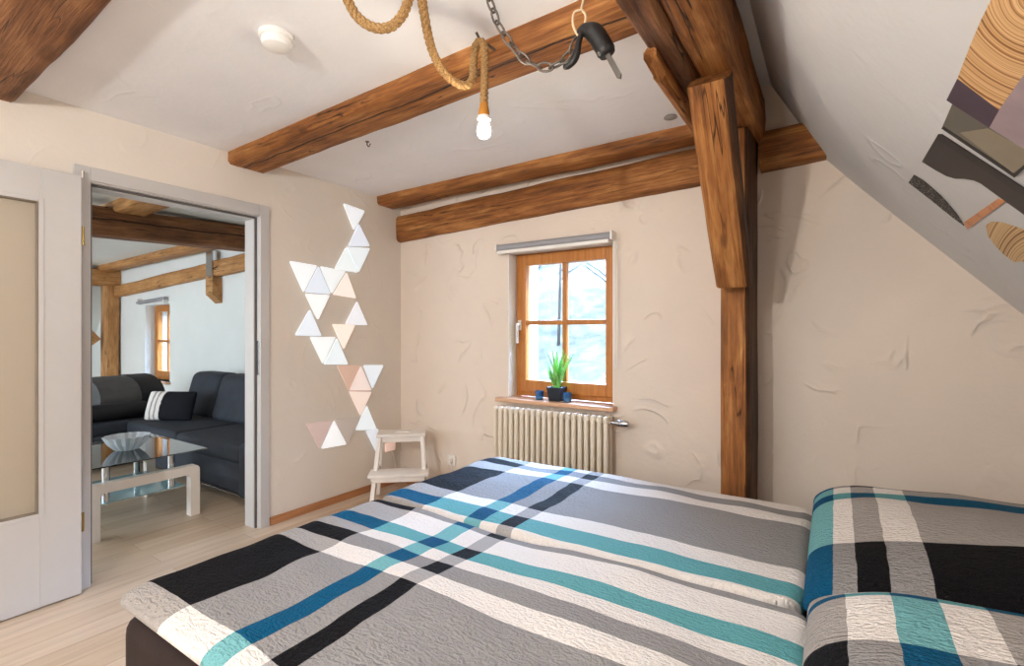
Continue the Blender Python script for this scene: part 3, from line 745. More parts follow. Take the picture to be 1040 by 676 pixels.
# ------------------------------------------------------------------ triangle light panels on the left wall
TRI = [
 ([(347.4,206.6),(369.1,214.5),(358.3,233.9)], (226,236,255), 'topmost pale triangle panel, at the very top of the wall chain'),
 ([(362.9,227.3),(374.3,250.1),(352.5,250.1)], (206,220,250), 'second triangle panel from the top of the wall chain, pale blue'),
 ([(350.5,250.6),(374.3,252.4),(362.9,276.6)], (214,234,250), 'third triangle panel from the top, point down, pale blue'),
 ([(350.0,251.2),(361.9,277),(338.7,273)], (220,236,250), 'pale triangle panel joining the top curl to the peach neighbour row'),
 ([(292.8,265),(320.4,269.8),(306.9,296.7)], (226,236,250), 'pale triangle panel at the upper end of the chain nearest the doorway'),
 ([(322,270.4),(334.3,298.8),(308.6,296.7)], (196,214,232), 'blue grey upright triangle panel second in the upper row'),
 ([(323.9,270.4),(349.4,275.4),(335.5,298.2)], (226,236,246), 'white triangle panel third in the upper row, beside the peach one'),
 ([(350.5,276.6),(360.4,303),(337,299.2)], (250,224,208), 'peach triangle panel ending the upper row'),
 ([(308.6,298.2),(333.5,299.8),(321.5,324.7)], (246,249,255), 'bright white triangle panel pointing down under the upper row'),
 ([(313.2,314.3),(325.2,341.1),(298.4,340.4)], (206,224,246), 'pale blue upright triangle panel on the doorway side of the ring'),
 ([(361.2,306),(371.7,330),(349.5,329.3)], (222,226,242), 'lavender white upright triangle panel on the window side of the ring'),
 ([(336.2,328.9),(359.2,330),(347.7,354.4)], (250,220,200), 'peach triangle panel pointing down below the lavender one'),
 ([(313.3,341.7),(339.3,342.2),(326.6,369.3)], (232,246,255), 'bright white triangle panel pointing down at the foot of the ring'),
 ([(340.6,343.3),(352.1,369.9),(327.7,369.9)], (214,234,250), 'pale upright triangle panel above the three pinkish ones'),
 ([(341,371),(364.3,370.6),(352.8,396.5)], (226,194,178), 'first of three pinkish triangle panels, point down on the doorway side'),
 ([(365,371.5),(375.9,396.1),(353.9,396.1)], (224,196,184), 'upright pinkish triangle panel between two others of its colour'),
 ([(353.2,397.2),(375.9,397.7),(364.8,422)], (228,196,178), 'lowest of three joined pinkish triangle panels, point down'),
 ([(367.7,370.6),(388.1,370.6),(377,394.3)], (212,226,250), 'pale blue triangle panel nearest the window wall, beside the pinkish ones'),
 ([(371,411.4),(381,435.4),(359.9,436.5)], (214,234,250), 'pale upright triangle panel just above the step stool'),
 ([(370.3,437),(382.7,434.8),(381,458.7)], (198,210,226), 'blue grey triangle panel partly behind the step stool'),
 ([(308.9,429.8),(336.6,426.5),(323.3,455.3)], (216,194,188), 'dusty pink triangle panel at the lower end nearest the doorway'),
 ([(337.7,426.5),(350.4,450.9),(325,455.3)], (236,246,255), 'bright white upright triangle panel in the lower row'),
 ([(338.4,425.4),(364.3,423.2),(351,451.4)], (196,186,180), 'dull grey triangle panel in the lower row'),
]
tcol = {}
for pts, col, lab in TRI:
    col = tuple(round(v * .6 + w_ * .4) for v, w_ in zip(col, (238, 240, 246))) if sum(col) > 600 else col
    P = [on(x, y, 0, 0) for x, y in pts]; c = sum(P, Vector()) / 3
    # rounded corners on an equal-sided plate
    Q = []
    for k in range(3):
        a, p, d = P[k - 1], P[k], P[(k + 1) % 3]; r_ = .012
        for t in (0, .5, 1):
            e1 = p + (a - p).normalized() * r_; e2 = p + (d - p).normalized() * r_
            Q.append((e1 * (1 - t) ** 2 + p * 2 * t * (1 - t) + e2 * t * t))
    if col not in tcol:
        tcol[col] = emis('light_panel_%d' % len(tcol), col, .42 if sum(col) > 600 else .15, lin(tuple(min(238, v) for v in col)), .45)
    tp = thing('triangle_panel', lab, 'wall panel', c, 'triangle panels on the left wall')
    b = MB(); b.poly_prism([q_ + Vector((.009, 0, 0)) for q_ in Q], (.010, 0, 0)); b.build('diffuser', tcol[col], tp)
    b = MB(); b.poly_prism([c + (q_ - c) * .93 for q_ in Q], (.009, 0, 0)); b.build('back_plate', 'white_plastic', tp)

# ------------------------------------------------------------------ hanging things
A_ = lambda x, y, Y: on(x, y, 1, Y)
rl = thing('rope_lamp', 'thick jute rope lamp looped overhead with a glowing bare bulb at its end', 'lamp', A_(491, 118, 1.47))
top1 = A_(349, -14, .98); top2 = A_(420, -22, 1.12)
path1 = [top1, A_(354, 2, 1.0), A_(364, 18, 1.03), A_(380, 28, 1.06), A_(397, 27, 1.09), A_(409, 15, 1.11), A_(415, 0, 1.12), top2, A_(427, -10, 1.14), A_(430, 10, 1.17), A_(437, 45, 1.24), A_(447, 68, 1.31), A_(460, 82, 1.37), A_(473, 87, 1.41), A_(480, 80, 1.44), A_(481, 65, 1.45), A_(483, 48, 1.46), A_(488, 42, 1.47), A_(492, 48, 1.47), A_(492.5, 65, 1.47), A_(492, 90, 1.47), A_(491.5, 106, 1.47)]
path1 = [p if p.z < 2.335 else Vector((p.x, p.y, 2.335)) for p in path1]
b = MB(); twist(b, spline(path1, 10), .0155); b.build('rope', 'rope', rl, smooth=True)
bc = A_(491.5, 131, 1.47); sc_ = A_(491.5, 113, 1.47)
b = MB(); b.lathe([(0, .036), (.013, .036), (.020, .0), (.021, -.018), (.018, -.022), (0, -.022)], sc_, 16); so_ = b.build('socket', 'gold', rl, smooth=SM)
b = MB(); b.lathe([(0, -.020), (.024, -.020), (.024, -.032), (.014, -.034), (0, -.034)], sc_, 18); tag(b.build('socket_ring', 'white_plastic', so_, smooth=SM), 'white socket ring')
zt_ = sc_.z - .034 - bc.z
b = MB(); b.lathe([(0, zt_), (.013, zt_), (.014, .026), (.021, .012), (.0255, -.006), (.023, -.022), (.013, -.032), (0, -.035)], bc, 20); tag(b.build('bulb', 'bulb', so_, smooth=True), 'glowing warm bulb')
hk = A_(487, 41, 1.47)
b = MB(); b.tube([hk + Vector((0, .10, .012)), hk + Vector((0, .0, .005)), hk + Vector((0, -.02, .02))], .005, 8); b.build('hook', 'iron', rl, smooth=SM)

ch = thing('iron_chain', 'rusty iron chain hanging in a slack loop from the ceiling to the old tool', 'chain', A_(545, 70, 1.42))
cp = resample(spline([A_(494, -14, 1.30), A_(498, 3, 1.31), A_(507, 27, 1.33), A_(519, 45, 1.36), A_(532, 60, 1.39), A_(548, 68, 1.42), A_(564, 67, 1.44), A_(577, 57, 1.45), A_(585, 42, 1.455), A_(589, 32, 1.46)], 30), .040)
b = MB()
for i, (p, q) in enumerate(zip(cp, cp[1:])):
    d = (q - p).normalized(); s1 = d.cross(Vector((.3, .9, .2))).normalized(); s2 = d.cross(s1)
    s = s1 if i % 2 == 0 else s2; c = (p + q) / 2; ln = .0275; wd = .013; ring = []
    for k in range(14):
        a = 2 * PI * k / 14; ring.append(c + d * (ln * math.cos(a) * (1 if abs(math.cos(a)) < .9 else .98)) + s * wd * math.sin(a))
    b.tube(ring, .0038, 6, closed=True)
b.build('links', 'iron', ch, smooth=True); 
tw = thing('twine_loop', 'pale twine hanging from the ceiling and looped through the old tool', 'twine', A_(592, 10, 1.46))
b = MB(); twist(b, spline([A_(594, -16, 1.46), A_(592.5, 0, 1.46), A_(590, 10, 1.46)], 12), .0045, 3, .02, 5)
twist(b, spline([A_(590, 10, 1.46), A_(583, 13, 1.455), A_(582, 24, 1.455), A_(585, 33, 1.455), A_(589, 36, 1.46), A_(593, 27, 1.465), A_(595, 16, 1.465), A_(590, 9, 1.46)], 10), .0045, 3, .02, 5); b.build('cord', 'twine', tw, smooth=True)
tl = thing('hanging_hand_tool', 'old black hand tool with a steel tongue hanging on chain and twine', 'tool', A_(605, 45, 1.47))
b = MB(); hp = spline([A_(587, 33, 1.46), A_(594, 30.5, 1.46), A_(604, 34, 1.465), A_(611, 44, 1.47), A_(617, 55, 1.475)], 8); n_ = len(hp)
b.tube(hp, .02, 14, True, radii=[.009 + .021 * min(1, (k / (n_ - 1)) * 2.2) - (.004 if k > n_ - 3 else 0) for k in range(n_)]); b.build('handle', 'black_leather', tl, smooth=True)
b = MB(); p, q = A_(615, 52, 1.475), A_(630.5, 80, 1.48); d = (q - p).normalized(); s = d.cross(Vector((0, 1, 0))).normalized()
outl = [p + s * .0075, p + d * ((q - p).length - .012) + s * .0085, q, p + d * ((q - p).length - .012) - s * .0085, p - s * .0075]
b.poly_prism([v_ - Vector((0, .004, 0)) for v_ in outl], (0, .008, 0)); tag(b.build('tongue', 'tongue', tl), 'flat steel tongue')
b = MB(); hp = spline([A_(591, 33, 1.455), A_(588, 42, 1.45), A_(586, 53, 1.45), A_(583, 61, 1.45), A_(577, 67, 1.45), A_(573, 68, 1.45)], 8); b.tube(hp, .0085, 10, True, radii=[.008 + .004 * math.sin(PI * k / (len(hp) - 1)) for k in range(len(hp))]); b.build('hook', 'black_leather', tl, smooth=True)

q = on(281, 36, 2, 2.385); zz = zc(q.x, q.y)
sd = thing('smoke_detector', 'round white smoke detector on the ceiling', 'smoke detector', (q.x, q.y, zz))
b = MB(); b.lathe([(0, 0), (.062, 0), (.064, -.012), (.058, -.018), (0, -.018)], (q.x, q.y, zz), 28); br_ = b.build('base_ring', 'detector', sd, smooth=SM)
b = MB(); b.lathe([(0, -.018), (.053, -.018), (.056, -.030), (.050, -.046), (.030, -.054), (0, -.056)], (q.x, q.y, zz), 28); b.build('dome', 'detector', sd, smooth=SM)
q = on(681, 115, 2, 2.385); zz = zc(q.x, q.y)
b = MB(); b.lathe([(0, 0), (.03, 0), (.034, -.006), (.02, -.010), (0, -.010)], (q.x, q.y, zz), 20)
tag(b.build('ceiling_disc', 'cable', None, (q.x, q.y, zz), smooth=SM), 'small grey disc on the ceiling beside the heavy roof timber', 'disc')

q = on(373, 143, 2, 2.37); zz = zc(q.x, q.y)
b = MB(); b.tube(spline([(q.x, q.y, zz), (q.x, q.y, zz - .02), (q.x + .018, q.y - .004, zz - .034), (q.x + .036, q.y - .008, zz - .022)], 6), .0035, 8); b.lathe([(0, 0), (.012, 0), (.010, -.004), (0, -.004)], (q.x, q.y, zz), 12)
tag(b.build('ceiling_hook', 'iron', None, (q.x, q.y, zz), smooth=SM), 'tiny dark hook in the ceiling beyond the split beam', 'hook')

# ------------------------------------------------------------------ decals on the sloped wall
p0 = Vector((3.04, 0, 2.13)); p1 = Vector((3.755, 0, 1.326)); dd = (p1 - p0).normalized(); nn = Vector((dd.z, 0, -dd.x))
if nn.x > 0: nn = -nn
SP = lambda x, y: on_plane(x, y, p0 + nn * .006, nn)
def rings(name, c, a, b_, scale, dist=1.4):
    """growth rings round the object's origin, of uneven width"""
    t = NT(name); bs = t.bsdf(None, .55, .3)
    uvn = t.n('ShaderNodeUVMap'); uvn.uv_map = 'print'; v = uvn.outputs[0]; wn = t.noise(v, .7, 2); off = t.n('ShaderNodeMix', data_type='VECTOR'); off.inputs[0].default_value = .05 * dist
    t.l(v, off.inputs[4]); t.l(wn.outputs['Color'], off.inputs[5])
    ln = t.n('ShaderNodeVectorMath', operation='LENGTH'); t.l(off.outputs[1], ln.inputs[0])
    d1 = t.n('ShaderNodeTexNoise', noise_dimensions='1D'); d1.inputs['Scale'].default_value = scale; d1.inputs['Detail'].default_value = 3; t.l(ln.outputs['Value'], d1.inputs['W'])
    r = t.ramp([(.30, lin(a)), (.44, lin(b_)), (.56, lin(c)), (.75, lin(b_))]); t.l(d1.outputs[0], r.inputs[0]); t.l(r.outputs[0], bs.inputs['Base Color'])
    return t.m
wa = thing('wall_decal', 'flat wood slice and dark shape decals stuck on the sloped wall', 'wall decal', SP(985, 150))
def decal(name, pts, mat, centre=None, lab=None, th=.002, lift=0):
    pts = [SP(x, y) + nn * lift for x, y in pts]; org = SP(*centre) if centre else WO[wa.name]
    b = MB(); b.poly_prism(pts, nn * th)
    o = b.build(name, mat, wa)
    if centre:      # print coordinates on the sheet, measured from the pith
        e1 = (SP(centre[0] + 1, centre[1]) - org) * 20; e2 = (SP(centre[0], centre[1] + 1) - org) * 20
        a11, a12, a22 = e1.dot(e1), e1.dot(e2), e2.dot(e2); det = a11 * a22 - a12 * a12
        uvl = o.data.uv_layers.new(name='print')
        for lp in o.data.loops:
            w = o.data.vertices[lp.vertex_index].co + WO[wa.name] - org; b1, b2 = w.dot(e1), w.dot(e2)
            uvl.data[lp.index].uv = ((b1 * a22 - b2 * a12) / det, (b2 * a11 - b1 * a12) / det)
    if lab: o['label'] = lab
    return o
mA = rings('tree_ring_print', (236, 196, 144), (150, 98, 54), (200, 148, 94), 4.6)
mH = rings('tree_ring_print_small', (232, 200, 152), (140, 98, 58), (196, 152, 100), 8, .6)
decal('wood_slice', [(1008, -2), (997, 20), (986, 46), (973.2, 79), (1015.4, 110.9), (1040, 76), (1075, 20), (1085, -30), (1020, -30)], mA, (1052, -4), 'large wood slice with curved growth rings')
decal('purple_band', [(973.2, 79.3), (1015.4, 111.2), (1005.4, 128.7), (962.1, 100.9)], plain('decal_purple', (82, 66, 78), .6), None, 'dark purple band', lift=.0006)
decal('lilac_panel', [(1040.5, 75.4), (1015.6, 111), (1005.6, 128.7), (1040, 150), (1090, 176), (1095, 30)], plain('decal_lilac', (168, 148, 152), .6, .3, 0, .12), None, 'lilac panel')
decal('grey_panel', [(967.7, 105), (956.8, 130), (1031, 179), (1043, 166), (1060, 160), (1005.4, 129.2)], plain('decal_grey', (112, 106, 96), .55), None, 'grey panel', lift=-.0004)
decal('beige_patch', [(976, 134), (1004, 129.6), (1044, 152), (1046, 163), (1030, 175)], plain('decal_beige', (150, 138, 118), .55), None, 'beige patch', lift=.0004)
decal('black_edge', [(956.8, 129.5), (959.2, 128), (1031, 175.6), (1043, 165), (1045.5, 167), (1031.3, 179.6)], plain('decal_black', (42, 38, 36), .5), None, 'black edging', lift=.0008)
decal('dark_shape', [(953.2, 136.1), (957, 136), (1040, 190), (1080, 216), (1080, 250), (1040, 217), (1012, 197), (997, 186), (989.9, 182.7), (980, 181), (971, 181), (962, 178.5), (950, 172), (936.7, 163.8)], plain('decal_dark', (66, 58, 56), .55), None, 'dark grey curved shape')
decal('black_stripe', [(953.2, 136.1), (957, 136), (1040, 190), (1080, 216), (1080, 224), (1040, 198), (951.5, 140)], plain('decal_black_stripe', (44, 36, 36), .5), None, 'black stripe', lift=.0006)
t = NT('speckled_print'); bs = t.bsdf(None, .6, .3); nz = t.noise(t.mapping(), 130, 3, .7); r = t.ramp([(.42, lin((40, 38, 38))), (.56, lin((70, 66, 64))), (.66, lin((190, 184, 176)))]); t.l(nz.outputs[0], r.inputs[0]); t.l(r.outputs[0], bs.inputs['Base Color'])
decal('speckled_wedge', [(928.4, 177.3), (938, 183), (947.3, 191), (956, 199), (963.9, 207.6), (972, 217.5), (979.3, 228.9), (968, 220.5), (945, 202), (923, 185)], t.m, None, 'black speckled wedge')
decal('orange_strip', [(1013.6, 201.6), (1021.9, 204), (982.8, 232.4), (979.3, 225.3)], smoothwood('decal_orange', (196, 118, 62), (228, 152, 92)), None, 'orange wood strip')
decal('small_wood_slice', [(1001.7, 228), (1007, 225), (1018.3, 225.8), (1040, 233), (1070, 250), (1066, 268), (1040, 265), (1030.1, 265.5), (1020, 258), (1011.2, 249), (1004, 239)], mH, (1050, 276), 'small wood slice')

# ------------------------------------------------------------------ living room timbers
timber('ceiling_beam', (-.2, 1.667, 2.34), (-4.6, 1.667, 2.245), .23, .16, 'timber_light', 'wide ceiling joist in the far room crossing over the dark tie beam', group='ceiling beams of the far room', seed=11)
timber('ceiling_beam', (-.2, 2.80, 2.32), (-6.0, 2.80, 2.22), .18, .12, 'timber_light', 'thin ceiling joist in the far room along its window wall', group='ceiling beams of the far room', seed=12)
tb0, tb1 = Vector((-1.87, -1.2, 2.03)), Vector((-1.87, 2.9, 2.20))
timber('tie_beam', tb0, tb1, .2, .23, 'tie_split', 'dark cracked beam hanging low across the far room, framed by the doorway', seed=13)
timber('wall_beam', (-.14, 2.925, 2.13), (-3.02, 2.925, 1.998), .09, .185, 'timber_light', 'thicker length of pale wall timber above the sofa cushions', group='wall timbers of the far room', seed=14)
timber('wall_beam', (-3.02, 2.925, 2.0), (-5.9, 2.925, 1.868), .09, .165, 'timber_light', 'thinner length of pale wall timber above the far room window', group='wall timbers of the far room', seed=15)
b = MB(); b.poly_prism([(-3.10, 2.968, 1.90), (-3.10, 2.86, 1.90), (-3.10, 2.86, 1.70), (-3.10, 2.968, 1.60)], (.16, 0, 0)); tag(b.build('timber_bracket', 'timber_light', None, (-3.02, 2.9, 1.75)), 'small pointed timber bracket under the pale wall timber', 'bracket')
b = MB(); b.box(-3.10, -2.96, 2.862, 2.878, 1.905, 2.20, .003); tag(b.build('iron_strap', 'steel', None, (-3.03, 2.87, 2.0)), 'grey iron strap fixed across the pale wall timber', 'strap')
timber('timber_post', (-5.99, 2.86, 0), (-5.99, 2.86, 1.95), .18, .18, 'timber_light', 'pale timber post in the far room behind the sofa headrest', 'post', roll_up=(1, 0, 0), seed=16)
timber('roof_purlin', (-5.99, YR, 2.07), (-5.99, 2.96, 2.07), .2, .24, 'timber_light', 'pale roof timber resting on the post in the far room', seed=17)
timber('timber_brace', Vector((-5.985, 2.66, 1.10)), Vector((-5.985, 1.95, 1.90)), .14, .2, 'timber_light', 'pale slanting brace beside the far room post', 'brace', roll_up=(0, -.7, -.5), seed=18)

# ------------------------------------------------------------------ sofa
sf = thing('sofa', 'charcoal corner sofa in the room beyond the doorway', 'sofa', (-1.7, 2.4, 0))
def rb(mb, x0, x1, y0, y1, z0, z1, r=.04, seg=3, fn=None): mb.box(x0, x1, y0, y1, z0, z1, r, seg, fn); return mb
rb(MB(), -2.9, -.53, 1.92, 2.86, .06, .30, .03).build('sofa_base', 'sofa', sf, smooth=SM)
rb(MB(), -3.6, -2.5, 1.15, 2.86, .06, .30, .03).build('chaise_base', 'sofa', sf, smooth=SM)
rb(MB(), -1.55, -.53, 1.90, 2.62, .29, .415, .045, 4).build('seat_cushion', 'sofa', sf, smooth=SM)
rb(MB(), -2.56, -1.56, 1.90, 2.62, .29, .415, .045, 4).build('seat_cushion', 'sofa', sf, smooth=SM)
rb(MB(), -3.5, -2.57, 1.13, 2.62, .29, .415, .045, 4).build('chaise_cushion', 'sofa', sf, smooth=SM)
rb(rb(MB(), -2.6, -.53, 2.70, 2.90, .06, .66, .05, 4), -3.6, -2.59, 2.66, 2.90, .06, .46, .04, 4).build('back_frame', 'sofa', sf, smooth=SM)
def leanback(x0, x1):
    return rb(MB(), x0, x1, 2.40, 2.62, .40, .84, .075, 5, lambda c: Vector((c.x, c.y + (c.z - .4) * .28, c.z)))
leanback(-2.06, -.55).build('back_cushion', 'sofa', sf, smooth=True)
leanback(-2.66, -2.07).build('back_cushion', 'sofa', sf, smooth=True)
rb(MB(), -.53, -.33, 1.88, 2.90, .055, .455, .05, 4).build('armrest', 'sofa', sf, smooth=SM)
b = MB(); b.tube([(-2.72, 1.15, .495), (-2.72, 1.17, .495), (-2.70, 2.10, .495), (-2.70, 2.12, .495)], .08, 20, True, radii=[.065, .08, .08, .065]); tag(b.build('side_bolster', 'sofa_dark', sf, smooth=SM), 'dark blue black bolster')
# adjustable headrest: rounded profile, swept along Y
prof = [(-3.7, .42), (-3.72, .60)] + [(-3.26 - .46 * math.cos(a), .60 + .20 * math.sin(a)) for a in [PI * k / 12 for k in range(1, 12)]] + [(-2.8, .60), (-2.86, .42)]
b = MB(); b.poly_prism([(x, 1.78, z) for x, z in prof], (0, .34, 0)); tag(b.build('headrest', 'sofa_grey', sf, smooth=SM), 'raised rounded taupe headrest')
b = MB(); b.poly_prism([(x + .012 if x > -3.2 else x - .01, 2.122, z * 1.01) for x, z in prof], (0, .20, 0)); b.build('headrest_side', 'sofa_dark', sf, smooth=SM)
for x, y in ((-.45, 1.93), (-.45, 2.8), (-3.5, 1.2), (-3.5, 2.8)):
    b = MB(); b.lathe([(0, 0), (.022, 0), (.028, .06), (0, .06)], (x, y, 0), 12); b.build('sofa_foot', 'chrome', sf, smooth=SM)
b = MB(); b.box(-2.45, -.54, 1.912, 1.924, .055, .066); tag(b.build('trim_strip', 'steel', sf), 'thin light piping strip along the base')
# throw cushion with a striped end
tc = thing('throw_cushion', 'black cushion with a white striped end leaning on the sofa back', 'cushion', (-2.13, 2.1, .42))
pa, pb = Vector((-2.44, 2.0, .42)), Vector((-2.02, 2.23, .42)); ax = (pb - pa).normalized(); bk = Vector((-ax.y, ax.x, 0)); wid = (pb - pa).length
t = NT('striped_cushion'); bs = t.bsdf(None, .85, .15); uv = t.n('ShaderNodeUVMap'); uv.uv_map = 'plaid'; sp = t.n('ShaderNodeSeparateXYZ'); t.l(uv.outputs[0], sp.inputs[0])
wob_ = t.noise(uv.outputs[0], 9, 2)
r = t.ramp([(0, lin((226, 220, 214))), (.13, lin((150, 142, 140))), (.17, lin((226, 220, 214))), (.24, lin((150, 142, 140))), (.275, lin((226, 220, 214))), (.36, lin((26, 27, 32)))], 'CONSTANT')
t.l(t.math('ADD', sp.outputs[0], t.math('MULTIPLY', t.math('SUBTRACT', wob_.outputs[0], .5), .04)), r.inputs[0]); t.l(r.outputs[0], bs.inputs['Base Color'])
def lean(p):
    return pa + ax * (p.x * wid) + Vector((0, 0, 1)) * (p.y * .275) * .96 + bk * (p.y * .09 + p.z)
cushion('cushion_body', t.m, 0, 1, 0, 1, -.06, .06, .42, .06, 24, 18, tc, None, None, .5, None, lean)

# ------------------------------------------------------------------ coffee table
ct = thing('coffee_table', 'white framed glass coffee table with a lower glass shelf in the far room', 'coffee table', (-.95, 1.35, 0))
def uframe(xc):
    b = MB(); hw = .03; y0, y1, zt = 1.055, 1.665, .342; r_ = .03; th = .058
    out = [(y0, 0), (y0, zt - r_)] + [(y0 + r_ - r_ * math.cos(a), zt - r_ + r_ * math.sin(a)) for a in (PI / 8, PI / 4, 3 * PI / 8)] + [(y0 + r_, zt), (y1 - r_, zt)] + [(y1 - r_ + r_ * math.sin(a), zt - r_ + r_ * math.cos(a)) for a in (PI / 8, PI / 4, 3 * PI / 8)] + [(y1, zt - r_), (y1, 0)]
    inn = [(y1 - th, 0), (y1 - th, zt - th - .02), (y1 - th - .02, zt - th), (y0 + th + .02, zt - th), (y0 + th, zt - th - .02), (y0 + th, 0)]
    b.poly_prism([(xc - hw, y, z) for y, z in out + inn], (2 * hw, 0, 0)); return b
uframe(-.63).build('leg_frame', 'white', ct); uframe(-1.33).build('leg_frame', 'white', ct)
b = MB(); b.box(-1.42, -.535, 1.03, 1.685, .452, .460, .002, 1); b.build('glass_top', 'tableglass', ct)
b = MB(); b.box(-1.30, -.665, 1.10, 1.60, .198, .205, .002, 1); b.build('glass_shelf', 'shelfglass', ct)
for x in (-.70, -1.26):
    for y in (1.17, 1.53):
        b = MB(); b.lathe([(0, .19), (.021, .19), (.021, .452), (0, .452)], (x, y, 0), 18); b.build('post', 'chrome', ct, smooth=SM)
    x1_ = -.63 if x > -1 else -1.33
    for y in (1.17, 1.53):
        b = MB(); b.box(min(x, x1_), max(x, x1_), y - .02, y + .02, .30, .33); b.build('crossbar', 'chrome', ct)
bc_ = on(129, 456, 2, .46)
bw = thing('crystal_bowl', 'wide cut crystal bowl on the glass coffee table', 'bowl', (bc_.x, bc_.y, .46))
b = MB(); b.lathe([(0, .0), (.06, .0), (.075, .012), (.105, .045), (.13, .092), (.124, .094), (.095, .052), (.06, .022), (0, .016)], (bc_.x, bc_.y, .4605), 64, 2, .05, 16); b.build('bowl_body', 'crystal', bw)

# ------------------------------------------------------------------ outside
def outmat(name, a, b_, sc):
    t = NT(name); bs = t.bsdf(None, .95, .1); nz = t.noise(t.mapping(), sc, 6, .65); r = t.ramp([(.38, lin(a)), (.62, lin(b_))]); t.l(nz.outputs[0], r.inputs[0]); t.l(r.outputs[0], bs.inputs['Base Color']); return t.m
mb = MB(); bm = mb.bm; g = []
for i in range(41):
    row = []
    for j in range(31):
        x = -50 + 100 * i / 40; y = 3.6 + 60 * j / 30; d = max(0, y - 14)
        z = -1.9 + .55 * d + noise.noise(Vector((x * .15, y * .15, 0))) * min(2.0, d * .2)
        row.append(bm.verts.new((x, y, z)))
    g.append(row)
for i in range(40):
    for j in range(30): bm.faces.new((g[i][j], g[i + 1][j], g[i + 1][j + 1], g[i][j + 1]))
struct('outside_hill', mb, outmat('hill_scrub', (46, 48, 46), (72, 74, 66), 1.6), smooth=True)
rnd = random.Random(11)
for k in range(9):
    x = -9 + k * 2.1 + rnd.uniform(-.6, .6); y = 17 + rnd.uniform(0, 6); z = -1.9 + .55 * (y - 14) - .1; hgt = rnd.uniform(5, 8)
    tr_ = thing('bare_tree', 'pale leafless tree on the hillside outside the window', 'tree', (x, y, z), 'bare trees outside the window')
    b = MB(); b.tube([(x, y, z), (x + .1, y, z + hgt * .5), (x - .05, y, z + hgt)], .1, 7, True, radii=[.075, .05, .015]); b.build('trunk', outmat('bark_%d' % k, (58, 56, 56), (76, 74, 74), 3), tr_, smooth=True)
    b = MB()
    for q in range(26):
        zz = z + hgt * rnd.uniform(.3, .95); a = rnd.uniform(0, 2 * PI); ln = rnd.uniform(.7, 1.7) * (1.2 - (zz - z) / hgt)
        e_ = Vector((x + math.cos(a) * ln, y + math.sin(a) * ln, zz + ln * .7)); s_ = Vector((x, y, zz)); b.tube([s_, (s_ + e_) / 2 + Vector((0, 0, .08)), e_], .03, 4, True, radii=[.035, .02, .008])
        for w_ in range(3):
            f_ = s_.lerp(e_, rnd.uniform(.4, .9)); a2 = a + rnd.uniform(-1.2, 1.2); b.tube([f_, f_ + Vector((math.cos(a2) * .5, math.sin(a2) * .5, .45))], .008, 3)
    b.build('branches', 'outbranch' if 'outbranch' in M else M.setdefault('outbranch', outmat('branch_bark', (34, 32, 33), (48, 46, 47), 3)), tr_)

# ------------------------------------------------------------------ light
W = bpy.data.worlds.new('sky'); S.world = W; W.use_nodes = True
wt = W.node_tree; bg = wt.nodes['Background']
tcw = wt.nodes.new('ShaderNodeTexCoord'); sx = wt.nodes.new('ShaderNodeSeparateXYZ'); wt.links.new(tcw.outputs['Generated'], sx.inputs[0])
def mr(sock, a, b_, c, d):
    m = wt.nodes.new('ShaderNodeMapRange'); m.interpolation_type = 'SMOOTHSTEP'; wt.links.new(sock, m.inputs[0])
    for k, v in zip((1, 2, 3, 4), (a, b_, c, d)): m.inputs[k].default_value = v
    return m.outputs[0]
mu = wt.nodes.new('ShaderNodeMath'); mu.operation = 'MULTIPLY'; wt.links.new(mr(sx.outputs[2], .22, .55, 0, 1), mu.inputs[0]); wt.links.new(mr(sx.outputs[1], .0, .5, 0, 1), mu.inputs[1])  # bright blue band added high in the sky, out of view, to light the bed
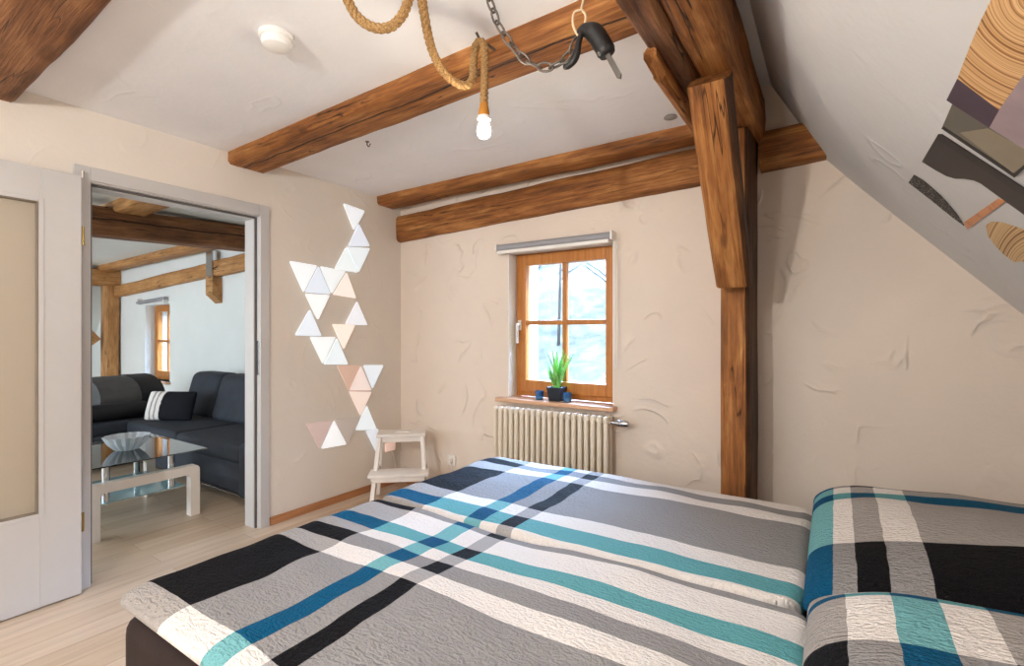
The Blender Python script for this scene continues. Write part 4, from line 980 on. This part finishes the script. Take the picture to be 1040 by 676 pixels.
ma = wt.nodes.new('ShaderNodeMath'); ma.operation = 'MULTIPLY_ADD'; wt.links.new(mu.outputs[0], ma.inputs[0]); ma.inputs[1].default_value = 110; ma.inputs[2].default_value = 11
wt.links.new(ma.outputs[0], bg.inputs[1]); mxw = wt.nodes.new('ShaderNodeMix'); mxw.data_type = 'RGBA'; wt.links.new(mu.outputs[0], mxw.inputs[0]); mxw.inputs[6].default_value = (.76, .88, 1, 1); mxw.inputs[7].default_value = (.36, .60, 1, 1); wt.links.new(mxw.outputs[2], bg.inputs[0])
def portal(name, loc, rot, sx, sy):
    l = bpy.data.lights.new(name, 'AREA'); l.shape = 'RECTANGLE'; l.size = sx; l.size_y = sy; l.cycles.is_portal = True
    o = bpy.data.objects.new(name, l); o.location = loc; o.rotation_euler = rot; COL.objects.link(o)
portal('portal_window', (1.5, D + .3, 1.3), (-PI / 2, 0, 0), .9, 1.15)
portal('portal_far_window', (-4.68, D + .3, 1.12), (-PI / 2, 0, 0), .85, 1.15)
portal('portal_rear', (.6, YR - .1, 1.6), (PI / 2, 0, 0), .8, 1.0)
portal('portal_rear_far', (-4.5, YR - .1, 1.22), (PI / 2, 0, 0), 1.8, 1.45)
portal('portal_rear_mid', (-1.9, YR - .1, 1.22), (PI / 2, 0, 0), 1.8, 1.45)
def lamp(name, loc, power, col, rad=.04):
    l = bpy.data.lights.new(name, 'POINT'); l.energy = power; l.color = col; l.shadow_soft_size = rad
    o = bpy.data.objects.new(name, l); o.location = loc; COL.objects.link(o)
WARM = (1, .97, .92)
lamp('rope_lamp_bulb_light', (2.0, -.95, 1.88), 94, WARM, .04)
lamp('left_wall_fill_light', (2.55, .3, 1.92), 13, WARM, .04)  # unseen added lamp, put there only to brighten the left wall

vs = S.view_settings; vs.view_transform = 'Standard'; vs.look = 'None'; vs.gamma = 1; vs.use_curve_mapping = False; vs.exposure = 0.3
S.cycles.max_bounces = 10; S.cycles.diffuse_bounces = 6; S.cycles.glossy_bounces = 4; S.cycles.transparent_max_bounces = 16; S.cycles.sample_clamp_indirect = 6
S.cycles.use_denoising = True
